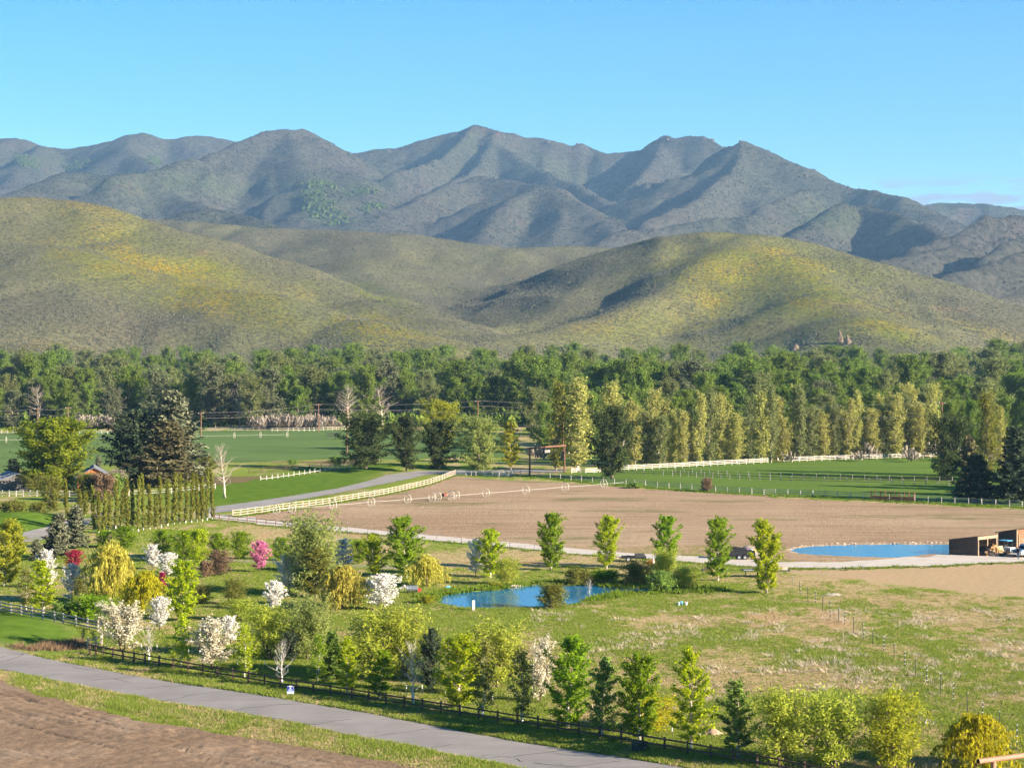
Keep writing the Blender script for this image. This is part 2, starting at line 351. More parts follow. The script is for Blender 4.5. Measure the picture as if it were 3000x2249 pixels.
def hill_material(name, far):
    m, nt, b = new_mat(name)
    v = n_obj(nt); 
    big = n_noise(nt, v, 0.004 if not far else 0.0016, 5, .6)
    fine = n_noise(nt, v, 0.28 if not far else 0.075, 6, .75)
    finer = n_noise(nt, v, 0.8 if not far else 0.24, 4, .7)
    if not far:
        sage = n_ramp(nt, big, [(.35,(.124,.114,.072)),(.5,(.138,.130,.070)),(.65,(.145,.142,.064))])
        green = (.120,.142,.022)
    else:
        sage = n_ramp(nt, big, [(.35,(.060,.051,.042)),(.52,(.064,.060,.043)),(.68,(.055,.056,.036))])
        green = (.050,.070,.024)
    col = n_mix(nt, n_math(nt,'MULTIPLY', n_attr(nt,'green'), .8, True), sage, green)
    if not far:
        fl = n_math(nt, 'MULTIPLY', n_attr(nt,'flower'), n_ramp(nt, n_noise(nt, v, 0.30, 6, .8), [(.44,0.0),(.58,1.0)]), True)
        fl2 = n_ramp(nt, n_noise(nt, v, .018, 3), [(.40,(.28,.24,.022)),(.62,(.38,.225,.010))])
        col = n_mix(nt, n_math(nt,'MULTIPLY',fl,.85,True), col, fl2)
        bare = n_ramp(nt, n_noise(nt, n_obj(nt,(1,1,1.0)), .012, 4, .6), [(.62,0.0),(.72,1.0)])
        col = n_mix(nt, n_math(nt,'MULTIPLY',bare,.45), col, (.16,.105,.066))
        track = None
    else:
        rk = n_ramp(nt, n_noise(nt, v, .006, 6, .7), [(.58,0.0),(.70,1.0)])
        col = n_mix(nt, n_math(nt,'MULTIPLY',rk,.55), col, (.105,.064,.048))
    if not far: col = n_mix(nt, n_math(nt,'MULTIPLY',n_attr(nt,'dense'),.75), col, (.082,.070,.058))
    dark = n_ramp(nt, fine, [(.38,.42),(.5,.95),(.62,1.32)])
    col = n_mix(nt, 1.0, col, dark, 'MULTIPLY')
    nt.links.new(col, b.inputs['Base Color'])
    b.inputs['Roughness'].default_value = 1.0; b.inputs['Specular IOR Level'].default_value = 0.0
    n_bump(nt, b, n_mix(nt, .4, fine, finer), 1.0, 2.0 if not far else 7.0)
    return m
hills = link('hills', hills_me, hill_material('hill_sage', False)); tag(hills, 'rounded sagebrush hills with yellow flower patches behind the tree belt', 'hills', kind='structure')
mtns = link('mountains', mtn_me, hill_material('mountain_sage', True)); tag(mtns, 'grey brown mountain range along the skyline', 'mountains', kind='structure')

# ------------------------------------------------------------------ scatter by instances (only for what nobody could count)
def scatter(name, P, protos, scl, mat_label, cat, tint=None):
    """protos: list of meshes; P Nx3; scl Nx3 or N"""
    n = len(P); rng = np.random.default_rng(len(name)*7+n)
    me = bpy.data.meshes.new(name); me.vertices.add(n); me.vertices.foreach_set('co', np.asarray(P,np.float32).ravel())
    s3 = np.asarray(scl, np.float32)
    if s3.ndim == 1: s3 = np.stack([s3,s3,s3],1)
    a = me.attributes.new('sc','FLOAT_VECTOR','POINT'); a.data.foreach_set('vector', s3.ravel())
    r3 = np.zeros((n,3), np.float32); r3[:,2] = rng.uniform(0,6.283,n)
    a = me.attributes.new('rt','FLOAT_VECTOR','POINT'); a.data.foreach_set('vector', r3.ravel())
    a = me.attributes.new('which','INT','POINT'); a.data.foreach_set('value', rng.integers(0,len(protos),n).astype(np.int32))
    o = bpy.data.objects.new(name, me); C.objects.link(o)
    ng = bpy.data.node_groups.new(name, 'GeometryNodeTree')
    ng.interface.new_socket('Geometry', in_out='INPUT', socket_type='NodeSocketGeometry')
    ng.interface.new_socket('Geometry', in_out='OUTPUT', socket_type='NodeSocketGeometry')
    N = ng.nodes; L = ng.links
    gi = N.new('NodeGroupInput'); go = N.new('NodeGroupOutput')
    jn = N.new('GeometryNodeJoinGeometry')
    def na(nm, ty):
        q = N.new('GeometryNodeInputNamedAttribute'); q.data_type = ty; q.inputs['Name'].default_value = nm; return q.outputs['Attribute']
    for k, pm in enumerate(protos):
        po = bpy.data.objects.new(name+'_sprig', pm)
        oi = N.new('GeometryNodeObjectInfo'); oi.inputs['Object'].default_value = po
        ip = N.new('GeometryNodeInstanceOnPoints')
        cmp = N.new('FunctionNodeCompare'); cmp.data_type = 'INT'; cmp.operation = 'EQUAL'
        L.new(na('which','INT'), cmp.inputs[2]); cmp.inputs[3].default_value = k
        L.new(gi.outputs[0], ip.inputs['Points']); L.new(cmp.outputs[0], ip.inputs['Selection'])
        L.new(oi.outputs['Geometry'], ip.inputs['Instance'])
        L.new(na('rt','FLOAT_VECTOR'), ip.inputs['Rotation']); L.new(na('sc','FLOAT_VECTOR'), ip.inputs['Scale'])
        L.new(ip.outputs[0], jn.inputs[0])
    L.new(jn.outputs[0], go.inputs[0])
    m = o.modifiers.new('scatter','NODES'); m.node_group = ng
    tag(o, mat_label, cat, kind='stuff')
    return o

def leaf_mat(name, col, col2=None, trans=0.35, var=0.35, rough=0.6):
    """leaf colour with a per-leaf and a per-plant change"""
    m = bpy.data.materials.new(name); m.use_nodes = True; nt = m.node_tree; nt.nodes.clear()
    out = nt.nodes.new('ShaderNodeOutputMaterial')
    g = nt.nodes.new('ShaderNodeNewGeometry'); oi = nt.nodes.new('ShaderNodeObjectInfo')
    col2 = col2 or tuple(c*(1+var) for c in col)
    c = n_ramp(nt, g.outputs['Random Per Island'], [(0.0, tuple(q*(1-var) for q in col)), (0.55, col), (1.0, col2)])
    h = nt.nodes.new('ShaderNodeHueSaturation')
    nt.links.new(n_math(nt,'ADD', n_math(nt,'MULTIPLY', oi.outputs['Random'], .20), .94), h.inputs['Value'])
    nt.links.new(n_math(nt,'ADD', n_math(nt,'MULTIPLY', oi.outputs['Random'], .014), .491), h.inputs['Hue'])
    nt.links.new(c, h.inputs['Color'])
    d = nt.nodes.new('ShaderNodeBsdfDiffuse'); t = nt.nodes.new('ShaderNodeBsdfTranslucent')
    nt.links.new(h.outputs[0], d.inputs['Color']); nt.links.new(h.outputs[0], t.inputs['Color'])
    mx = nt.nodes.new('ShaderNodeMixShader'); mx.inputs[0].default_value = trans
    nt.links.new(d.outputs[0], mx.inputs[1]); nt.links.new(t.outputs[0], mx.inputs[2]); nt.links.new(mx.outputs[0], out.inputs['Surface'])
    return m

def blob_bush(seed, n=9, r=1.0, h=0.8):
    """a small low bush as a cluster of tilted faces"""
    rng = np.random.default_rng(seed); V = []; F = []
    for i in range(n):
        a = rng.uniform(0,6.283); q = r*math.sqrt(rng.uniform(0,1))*.7; zc = h*rng.uniform(.15,.75)*(1-.4*q/r)
        c = np.array([math.cos(a)*q, math.sin(a)*q, zc]); s = r*rng.uniform(.35,.6)
        nrm = np.array([math.cos(a)*.7, math.sin(a)*.7, rng.uniform(.2,1.0)]) + rng.normal(0,.3,3); nrm /= np.linalg.norm(nrm)
        u = np.cross(nrm,[0,0,1.0]); u /= np.linalg.norm(u)+1e-9; w = np.cross(nrm,u)
        k = len(V); V += [c+u*s, c+w*s, c-u*s, c-w*s*.9]; F.append((k,k+1,k+2,k+3))
    return npmesh('bush', np.array(V), np.array(F))
sage_m = leaf_mat('sagebrush_leaf', (.118,.115,.076), (.165,.158,.105), .15, .25)
rngS = np.random.default_rng(5)
nS = 330000
yy = 1360 + (3150-1360)*rngS.uniform(0,1,nS)**1.25
xx = rngS.uniform(-.285,.285,nS)*yy
dens = sstep(-.25,.25, fbm(xx/45, yy/60, 41, 3)) * (1-.75*np.clip(patches(*proj(xx,yy,hill_h(xx,yy)), [(620,830,320,50,.42,1),(2430,850,260,40,.5,1),(2560,930,170,34,.65,1),(1130,870,120,22,.35,1)]),0,1))
keep = rngS.uniform(0,1,nS) < .22+.6*dens+.5*patches(*proj(xx,yy,hill_h(xx,yy)), [(380,960,420,70,.08,1),(1500,850,330,70,-.15,1)])
xx, yy = xx[keep], yy[keep]; zz = hill_h(xx, yy)
eps = 6.0
facing = (hill_h(xx, yy+eps)-hill_h(xx, yy-eps))/(2*eps)
vis = (zz > 2.0) & (facing > -.03)
xx, yy, zz = xx[vis], yy[vis], zz[vis]
sb = [blob_bush(s, 7, 1.0, .85) for s in (1,2,3)]
for q in sb: q.materials.append(sage_m)
scatter('sagebrush', np.stack([xx,yy,zz-.1],1), sb, rngS.uniform(.5,1.25,len(xx))*(.7+.00016*yy), 'grey green sagebrush dotted over the near hills', 'sagebrush')
# ------------------------------------------------------------------ the valley floor
def resample(pts, n):
    P = np.array([(p[0],p[1]) for p in pts], float); d = np.r_[0, np.cumsum(np.hypot(*np.diff(P,axis=0).T))]
    t = np.linspace(0, d[-1], n); return np.stack([np.interp(t,d,P[:,0]), np.interp(t,d,P[:,1])],1)
def wpoly(px): return [tuple(gnd(*p))[:2] for p in px]
def sdist(x, y, poly):
    """signed distance to a polygon, negative inside"""
    P = np.array(poly); Q = np.roll(P,-1,axis=0); d = np.full(x.shape,1e9); ins = np.zeros(x.shape,bool)
    for (ax,ay),(bx,by) in zip(P,Q):
        L2=(bx-ax)**2+(by-ay)**2+1e-9; t=np.clip(((x-ax)*(bx-ax)+(y-ay)*(by-ay))/L2,0,1)
        d=np.minimum(d,np.hypot(x-ax-t*(bx-ax),y-ay-t*(by-ay)))
        c=((ay>y)!=(by>y)) & (x < (bx-ax)*(y-ay)/(by-ay+1e-12)+ax); ins ^= c
    return np.where(ins,-d,d)
pond_px = TT('B2',[(1560,178),(1600,202),(1700,222),(1800,236),(2000,242),(2212,238)]) + TT('B3',[(150,234),(300,228),(480,216),(600,190),(700,148),(950,108),(1200,98),(1500,100),(1680,96),(1690,84),(1500,78),(1200,74),(950,66),(700,44),(450,34),(200,40),(0,62)]) + TT('B2',[(2100,84),(1900,92),(1750,108),(1640,128),(1580,152)])
pond2_px = TT('A4',[(205,1356),(260,1382),(400,1396),(700,1410),(1000,1418),(1330,1416),(1450,1398),(1580,1388),(1800,1384),(1900,1350),(1850,1316),(1500,1308),(1100,1304),(700,1310),(400,1320),(270,1334)])
pond_w, pond2_w = wpoly(pond_px), wpoly(pond2_px)
road_up = TT('B1',[(-700,495),(0,615),(500,700),(1000,790),(1500,880),(2212,990)]) + TT('B2',[(500,1082),(1000,1160),(1500,1250),(2212,1372)]) + TT('B3',[(500,1452),(1000,1535),(1500,1630),(2200,1800)])
road_lo = TT('B1',[(-700,655),(0,782),(300,832),(700,902),(1000,962),(1400,1042),(2000,1142),(2212,1178)]) + TT('B2',[(500,1265),(900,1350),(1300,1425),(1700,1500),(2212,1605)]) + TT('B3',[(500,1720),(1000,1850),(1500,2000),(2200,2250)])
dirt_px = TT('B1',[(-900,700),(-200,830),(0,872),(200,958),(430,1010),(650,1075),(1000,1152),(1300,1232),(1600,1272),(2212,1372)]) + TT('B2',[(400,1440),(700,1500),(1100,1562),(1400,1625),(1800,1740),(1400,2300),(0,2400)]) + TT('B1',[(-900,2400)])
dirt_w = wpoly(dirt_px)
ruts_w = [wpoly(l) for l in [TT('B1',p) for p in ([(-100,930),(0,958),(150,1000),(230,1050),(380,1100),(640,1150)],[(640,1080),(800,1145),(950,1182),(1150,1212),(1400,1245),(1700,1285),(2212,1385)],[(700,1170),(960,1250),(1200,1295),(1400,1345)],[(0,1150),(300,1230),(700,1330),(1100,1400)],[(1500,1320),(1800,1372),(2212,1445)],[(1150,1420),(1400,1450),(1700,1500)],[(1600,1530),(1900,1560),(2212,1600)])]+[TT('B2',p) for p in ([(0,1405),(200,1440),(500,1490),(800,1545),(1200,1620)],[(0,1470),(300,1520),(700,1590)],[(0,1530),(300,1600)])]]
bumps = [ (gnd(95,1542), 9.0, 9.0, 1.5), (gnd(20,1850), 8.0, 16.0, 1.3), (gnd(700,1375), 22.0, 16.0, 0.8), (gnd(-60,1535), 14.0, 9.0, 1.3), (gnd(1130,1372), 9.0, 10.0, 1.2) ]
def gh(x, y):
    x = np.asarray(x,float); y = np.asarray(y,float); shp = x.shape; x = np.atleast_1d(x).ravel(); y = np.atleast_1d(y).ravel()
    z = 0.22*fbm(x/17, y/17, 61, 3)*sstep(300,235,y)
    for (c, rx, ry, h) in bumps:
        z = z + h*np.exp(-((x-c.x)/rx)**2-((y-c.y)/ry)**2)
    m = (y > 200) & (y < 340) & (np.abs(x) < 110)
    if m.any():
        for w in (pond_w, pond2_w):
            sd = sdist(x[m], y[m], w) + .55*fbm(x[m]/2.3, y[m]/2.3, 12, 3)
            zz = z[m]; zz = np.where(sd < 2.5, zz*sstep(0,2.5,np.abs(sd)), zz)
            z[m] = np.where(sd < 0.4, zz - .8*sstep(0.4,-2.0,sd), zz)
    m = (y < 215) & (x < 30)
    if m.any():
        sd = sdist(x[m], y[m], dirt_w); ins = sstep(0.5,-2.5,sd)
        xx, yy = x[m], y[m]
        u = (xx*.72+yy*-.69); v = (xx*.69+yy*.72)        # along / across the road
        wv = v + 1.6*fbm(u/14, v/9, 71, 3)
        ruts = -.24*np.maximum(0, np.cos(wv*2*math.pi/1.9))**14*sstep(-.15,.2,fbm(u/16,v/3,72,2)) + .09*fbm(xx/1.1, yy/1.1, 73, 4, .65) + .16*fbm(u/9,v/4,74,3)
        for L_ in ruts_w:
            d_ = np.full(xx.shape,1e9)
            for (ax,ay),(bx,by) in zip(L_,L_[1:]):
                l2=(bx-ax)**2+(by-ay)**2+1e-9; t_=np.clip(((xx-ax)*(bx-ax)+(yy-ay)*(by-ay))/l2,0,1); d_=np.minimum(d_,np.hypot(xx-ax-t_*(bx-ax),yy-ay-t_*(by-ay)))
            d_ = d_+.25*fbm(xx/1.5,yy/1.5,76,2)
            ruts = ruts - .13*np.exp(-(d_/.30)**2) + .07*np.exp(-((d_-.62)/.28)**2)
        z[m] = z[m]*(1-ins) + ins*(ruts + .35*sstep(-1,-6,sd)*1.0)
    return z.reshape(shp)
def gz(x, y): return float(gh(np.array([x]),np.array([y]))[0])
def G(px, py):
    """the place on the ground seen at a pixel"""
    p = gnd(px, py)
    for _ in range(3): p = gnd(px, py, gz(p.x, p.y))
    return p

xs = np.concatenate([np.linspace(-7000,-400,12), np.linspace(-380,-190,16), np.arange(-185,185.1,1.0), np.linspace(190,380,16), np.linspace(400,7000,12)])
ys = np.concatenate([np.linspace(-400,95,10), np.arange(100,235,0.8), np.arange(235,420,1.1), np.arange(424,640,6.0), np.linspace(650,1500,40), np.linspace(1560,9000,14)])
X, Y = np.meshgrid(xs, ys); X = X.ravel(); Y = Y.ravel(); Z = gh(X, Y)
md_ = (Y < 215) & (X < 30) & (Y > 90); Z[md_] -= .7*sstep(-.3,-2.0, sdist(X[md_],Y[md_],dirt_w))
idx = np.arange(len(xs)*len(ys)).reshape(len(ys), len(xs))
gme = npmesh('ground', np.stack([X,Y,Z],1), np.stack([idx[:-1,:-1],idx[:-1,1:],idx[1:,1:],idx[1:,:-1]],-1).reshape(-1,4), True)
# lush = fresh green, dry = straw, bare = soil (growth read off the photograph, fixed to the ground)
def cover(x, y):
    px, py = proj(x, np.maximum(y,60.0), 0*x)
    near = (y < 700).astype(float)
    n1 = fbm(x/7, y/13, 81, 5, .65); n2 = fbm(x/1.7, y/3.4, 82, 4, .6)
    lush = .50 + .0*x
    lush = lush + patches(px,py,[(1500,1800,420,60,0,.75),(1250,1760,250,80,0,.6),(2200,1745,180,40,.1,.35),(700,1800,420,120,.05,.35),(1000,1960,500,120,.17,.4),(1800,2170,700,60,.12,.5),(650,1430,500,40,0,.3),(2000,1760,260,50,.02,.35),(1450,1710,120,22,0,.5)])
    lush = lush - patches(px,py,[(1500,1640,300,26,0,.75),(1780,1655,260,26,0,.6),(1010,1560,120,22,.0,.6),(2600,1840,420,60,0,.25),(2300,1815,340,34,0,.45),(2750,1760,380,34,0,.35),(2450,1700,300,30,0,.45),(2250,1990,500,60,.1,.3),(770,1560,120,20,0,.7),(1740,1870,200,30,0,.35),(2700,1700,420,32,.05,.6)])
    lush = lush + .95*n1 + .85*n2 + .04
    dry = patches(px,py,[(2600,1900,600,80,.05,.55),(2200,1920,480,60,.05,.5),(2400,1980,420,60,.05,.55),(1830,1900,180,26,0,.5),(2750,1770,300,40,0,.35),(1000,2170,300,20,.17,.6),(2060,1850,200,22,0,.4)]) + .9*fbm(x/3, y/6, 83, 4, .6)
    bare = patches(px,py,[(2350,1812,280,30,0,.75),(2250,1800,150,22,0,.7),(1850,1660,300,14,0,.5),(1480,1640,200,18,0,.65),(2560,1770,200,20,0,.55),(1680,1855,140,14,0,.5),(2100,1680,150,16,0,.55),(1050,1562,100,14,.05,.7),(780,1560,110,16,0,.7),(2450,1690,160,14,0,.7),(1170,1660,90,8,0,.6)]) + .9*fbm(x/3.5,y/7,84,4,.6)-.15
    weed = patches(px,py,[(1330,1770,130,10,.05,1),(1210,1765,70,14,.1,1),(2000,1712,200,7,0,.9),(1750,1715,200,6,0,.7)])
    return np.clip(lush,0,1), np.clip(dry,0,1), np.clip(bare,0,1), weed
lush, dry, bare, weed = cover(X, Y)
soil_w = wpoly(TT('A4',[(60,1520),(600,1520),(1100,1506),(1500,1500),(1800,1480),(2212,1466),(3000,1460),(3000,1800)])+TT('B4',[(2600,150),(2212,150),(1700,110),(1300,60),(900,20)])+TT('A4',[(600,1610),(300,1570)]))
mm_ = (Y > 210)&(Y < 420)&(X > 30)&(X < 200); so_ = np.zeros(X.shape); so_[mm_] = sstep(1.5,-2.0, sdist(X[mm_],Y[mm_],soil_w)+2.5*fbm(X[mm_]/4,Y[mm_]/5,97,4)); so_[mm_] = np.maximum(so_[mm_], sstep(3.0,1.2,sdist(X[mm_],Y[mm_],pond2_w))); vattr(gme,'soil',so_)
vattr(gme,'lush',lush); vattr(gme,'dry',dry); vattr(gme,'bare',bare)
def mown_mask(x, y):
    px, py = proj(x, np.maximum(y,60.0), 0*x)
    m = patches(px,py,[(40,1860,230,56,.14,1.6),(60,1535,190,40,0,1.6),(820,1430,330,46,-.12,1.6),(700,1440,200,36,-.1,1.6),(1050,1380,160,22,-.1,1.4),(1320,1373,160,10,0,1.2)])
    return np.clip(m*1.3-.35,0,1)
mown = mown_mask(X, Y); vattr(gme,'mown',mown)

gm, nt, b = new_mat('meadow_ground')
v = n_obj(nt)
fn = n_noise(nt, v, 1.4, 5, .7); fn2 = n_noise(nt, v, 4.5, 4, .7)
c_l = n_ramp(nt, fn, [(.3,(.135,.180,.028)),(.5,(.205,.255,.042)),(.72,(.290,.320,.065))])
c_t = n_ramp(nt, fn, [(.3,(.34,.255,.125)),(.55,(.43,.33,.17)),(.75,(.50,.40,.23))])
col = n_mix(nt, n_ramp(nt, n_math(nt,'ADD', n_attr(nt,'lush'), n_math(nt,'MULTIPLY', n_math(nt,'SUBTRACT',fn2,.5), .5)), [(.12,0.0),(.66,1.0)]), c_t, c_l)
col = n_mix(nt, n_ramp(nt, n_math(nt,'ADD', n_attr(nt,'bare'), n_math(nt,'MULTIPLY', n_math(nt,'SUBTRACT',fn2,.5), .6)), [(.45,0.0),(.95,.9)]), col, n_ramp(nt, fn, [(.3,(.36,.215,.105)),(.7,(.48,.31,.165))]))
mw = n_ramp(nt, n_noise(nt, v, .35, 4, .6), [(.35,(.080,.145,.016)),(.65,(.125,.195,.026))])
col = n_mix(nt, n_attr(nt,'soil'), col, n_ramp(nt, fn, [(.3,(.36,.25,.14)),(.7,(.49,.355,.205))]))
col = n_mix(nt, n_attr(nt,'mown'), col, mw)
col = n_mix(nt, .35, col, n_ramp(nt, fn2, [(.3,.45),(.6,1.0)]), 'MULTIPLY')
nt.links.new(col, b.inputs['Base Color']); b.inputs['Roughness'].default_value = 1.0; b.inputs['Specular IOR Level'].default_value = 0.0
n_bump(nt, b, n_mix(nt,.5,fn,fn2), .6, .15)
ground = link('ground', gme, gm); tag(ground, 'valley floor meadow of green and straw coloured grass', 'ground', kind='structure')

# ---- strips and sheets on the floor
def strip(name, up, lo, n, k, zo, mat, label, cat, jit=.12, world=False):
    U = resample(up if world else wpoly(up), n); L = resample(lo if world else wpoly(lo), n)
    rng = np.random.default_rng(n*13+len(name)); V = []
    for i in range(n):
        ju, jl = rng.normal(0,jit,2)
        for j in range(k+1):
            t = j/k; p = U[i]*(1-t)+L[i]*t
            d = L[i]-U[i]; d = d/(np.linalg.norm(d)+1e-9)
            p = p + d*(ju*(1-t)**6 + jl*t**6)
            V.append((p[0],p[1],0))
    V = np.array(V); V[:,2] = gh(V[:,0],V[:,1]) + zo
    I = np.arange(n*(k+1)).reshape(n,k+1)
    me = npmesh(name, V, np.stack([I[:-1,:-1],I[1:,:-1],I[1:,1:],I[:-1,1:]],-1).reshape(-1,4), True)
    return tag(link(name, me, mat), label, cat, kind='structure')
def sheet(name, px, zo, mat, label, cat, jit=.25, step=2.5, parent=None, kind='structure', hole=None):
    P = wpoly(px); Q = []
    rng = np.random.default_rng(len(name)*31+len(px))
    for a, b in zip(P, P[1:]+P[:1]):
        L = math.hypot(b[0]-a[0], b[1]-a[1]); m = min(60, max(1, int(L/step)))
        for i in range(m):
            t = i/m; Q.append((a[0]+(b[0]-a[0])*t+rng.normal(0,jit), a[1]+(b[1]-a[1])*t+rng.normal(0,jit)))
    lp = [[Vector((q[0],q[1],0)) for q in Q]]
    if hole is not None:
        lp.append([Vector((q[0],q[1],0)) for q in hole]); Q = Q + [tuple(q) for q in hole]
    tri = mgeo.tessellate_polygon(lp)
    me = bpy.data.meshes.new(name); me.from_pydata([(q[0],q[1],zo) for q in Q],[],[tuple(t) for t in tri]); me.update()
    bm = bmesh.new(); bm.from_mesh(me); bmesh.ops.recalc_face_normals(bm, faces=bm.faces)
    for f in bm.faces:
        if f.normal.z < 0: f.normal_flip()
    bm.to_mesh(me); bm.free()
    o = link(name, me, mat, parent)
    return tag(o, label, cat, kind=kind)

# asphalt
def asphalt(name, c, scale=1.0):
    m, nt, b = new_mat(name); v = n_obj(nt)
    a = n_noise(nt, v, .25*scale, 5, .6); g = n_noise(nt, v, 14, 3, .7)
    col = n_ramp(nt, a, [(.3,tuple(q*.86 for q in c)),(.7,tuple(q*1.12 for q in c))])
    col = n_mix(nt, .35, col, n_ramp(nt, g, [(.3,.7),(.7,1.15)]), 'MULTIPLY')
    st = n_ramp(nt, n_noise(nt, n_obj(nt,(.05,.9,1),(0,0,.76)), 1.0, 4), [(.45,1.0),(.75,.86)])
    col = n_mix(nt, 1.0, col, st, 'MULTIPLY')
    nt.links.new(col, b.inputs['Base Color']); b.inputs['Roughness'].default_value = .9
    n_bump(nt, b, g, .3, .02); return m
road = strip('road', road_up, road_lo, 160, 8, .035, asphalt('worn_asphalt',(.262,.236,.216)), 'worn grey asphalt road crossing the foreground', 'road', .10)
# cracks sealed dark, as thin strips on the asphalt
crack_m = simple('crack_tar', (.045,.040,.038), .9, .3)
ru, rl = resample(wpoly(road_up),400), resample(wpoly(road_lo),400)
def road_pt(px, py):
    return gnd(px, py)
crk = [TT('B1',p) for p in ([(0,690),(90,668),(205,655)],[(0,725),(60,710),(130,690),(205,657)],[(0,775),(140,800),(200,815)],[(340,838),(430,822),(550,808)],[(680,885),(800,862),(900,850),(1010,845),(1090,836),(1190,828)],[(990,852),(1060,865),(1130,880)],[(1080,960),(1200,940),(1400,918),(1500,910),(1660,905)],[(1430,1038),(1520,1020),(1600,1008),(1660,990),(1800,975),(1980,962)],[(1990,1138),(2100,1112),(2212,1102)],[(620,750),(760,772),(820,762)])]
crk += [TT('B2',p) for p in ([(0,1105),(150,1085),(380,1078)],[(380,1250),(520,1248),(650,1225),(820,1205)],[(930,1350),(1080,1335),(1200,1315),(1380,1295),(1480,1280)],[(1470,1455),(1560,1430),(1690,1412)],[(1900,1520),(2000,1530),(2100,1515),(2212,1520)],[(1960,1510),(2060,1498),(2150,1485)],[(0,1175),(120,1195),(260,1215),(420,1252),(600,1290),(820,1335)])]
crk += [TT('B3',p) for p in ([(0,1515),(150,1490),(350,1470),(480,1462)],[(180,1572),(330,1590),(500,1615),(640,1600),(780,1575),(930,1562)],[(20,1530),(60,1550),(100,1560)])]
mb = MB(); rg = random.Random(4)
for line in crk:
    P = []
    for a, b_ in zip(line, line[1:]):
        A, B = gnd(*a), gnd(*b_); n = max(2, int((B-A).length/.7))
        for i in range(n):
            p = A.lerp(B, i/n); P.append(Vector((p.x+rg.gauss(0,.07), p.y+rg.gauss(0,.10), 0)))
    P.append(gnd(*line[-1]))
    for a, b_ in zip(P, P[1:]):
        d = (b_-a); d.normalize(); s = Vector((-d.y,d.x,0))*rg.uniform(.025,.06)
        q = [a+s, a-s, b_-s, b_+s]
        mb.add([(p.x,p.y,gz(p.x,p.y)+.043) for p in q], [(0,1,2,3)])
ck = mb.build('crack', crack_m, road); tag(ck, kind='stuff')

# gravel lane, driveway, yard paths
gravel = asphalt('pale_gravel', (.54,.47,.39), 2.0)
lane_up = TT('A1',[(1780,1040),(1860,1052),(2212,1078)])+TT('A2',[(0,1090),(320,1118),(600,1148),(1100,1195),(1500,1232),(2212,1296)])+TT('A3',[(500,1346),(1000,1386),(1500,1412),(2000,1440)])+TT('A4',[(100,1466),(600,1466),(1000,1442),(1250,1416),(1450,1400),(1700,1408),(2212,1428),(2600,1440)])
lane_lo = TT('A1',[(1780,1080),(1860,1092),(2212,1128)])+TT('A2',[(0,1138),(320,1168),(600,1188),(1100,1232),(1500,1276),(2212,1340)])+TT('A3',[(500,1392),(1000,1424),(1500,1462),(2000,1500)])+TT('A4',[(100,1512),(600,1517),(1100,1503),(1500,1497),(1800,1477),(2212,1462),(2600,1460)])
strip('gravel_lane', lane_up, lane_lo, 150, 6, .07, gravel, 'pale gravel lane between the ploughed field and the garden', 'lane', .25)
drv_up = TT('A1',[(1700,1010),(1880,985),(2212,940)])+TT('A2',[(300,895),(700,830),(950,770),(1150,710),(1400,682),(1680,676),(2212,668)])+TT('A3',[(470,666)])
drv_lo = TT('A1',[(1700,1060),(1880,1040),(2212,1000)])+TT('A2',[(350,932),(700,870),(1000,810),(1300,752),(1450,716),(1700,698),(2212,692)])+TT('A3',[(470,686)])
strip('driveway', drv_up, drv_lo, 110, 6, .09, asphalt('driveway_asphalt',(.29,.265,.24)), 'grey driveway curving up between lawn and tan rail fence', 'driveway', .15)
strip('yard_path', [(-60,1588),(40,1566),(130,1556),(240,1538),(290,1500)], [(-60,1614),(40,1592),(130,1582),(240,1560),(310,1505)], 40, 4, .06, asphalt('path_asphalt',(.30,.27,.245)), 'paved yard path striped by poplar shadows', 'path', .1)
strip('garden_path', TT('A1',[(1100,1408),(1300,1420),(1600,1430),(2000,1442),(2212,1446)])+TT('A2',[(150,1455),(500,1465),(850,1485),(1200,1500),(1500,1522)]), TT('A1',[(1100,1428),(1300,1442),(1600,1450),(2000,1462),(2212,1472)])+TT('A2',[(150,1480),(500,1492),(850,1512),(1200,1528),(1500,1545)]), 60, 3, .05, asphalt('garden_gravel',(.33,.28,.23)), 'narrow gravel path between the garden trees', 'path', .15)

# fields
_P = np.array(wpoly(pond2_px)); _c = _P.mean(0); P2H = [tuple(q) for q in (_c + (_P-_c)*1.0 + (_P-_c)/np.linalg.norm(_P-_c,axis=1)[:,None]*1.0)]
pf_m, nt, b = new_mat('ploughed_soil'); v = n_obj(nt)
vs = n_obj(nt,(.35,1.6,1),(0,0,.10))
a = n_noise(nt, n_obj(nt,(.5,.5,.5)), .05, 5, .6); f = n_noise(nt, v, 1.1, 6, .75); s = n_noise(nt, vs, .5, 5, .7)
col = n_ramp(nt, a, [(.3,(.335,.226,.140)),(.5,(.385,.268,.168)),(.7,(.43,.312,.198))])
col = n_mix(nt, .6, col, n_ramp(nt, f, [(.3,.62),(.5,1.0),(.7,1.12)]), 'MULTIPLY')
col = n_mix(nt, .5, col, n_ramp(nt, s, [(.35,.72),(.55,1.0)]), 'MULTIPLY')
hl = n_noise(nt, n_obj(nt,(.035,1.1,1),(0,0,.06)), .9, 3, .6)
col = n_mix(nt, .8, col, n_ramp(nt, hl, [(.38,.78),(.5,1.0),(.62,1.12)]), 'MULTIPLY')
gp = n_math(nt,'MULTIPLY', n_ramp(nt, n_noise(nt, n_obj(nt,(.5,1.0,1)), .055, 4, .6), [(.55,0.0),(.64,1.0)]), n_ramp(nt, s, [(.36,0.0),(.58,1.0)]))
col = n_mix(nt, n_math(nt,'MULTIPLY',gp,.75), col, (.105,.125,.030))
nt.links.new(col, b.inputs['Base Color']); b.inputs['Roughness'].default_value = 1; b.inputs['Specular IOR Level'].default_value = 0
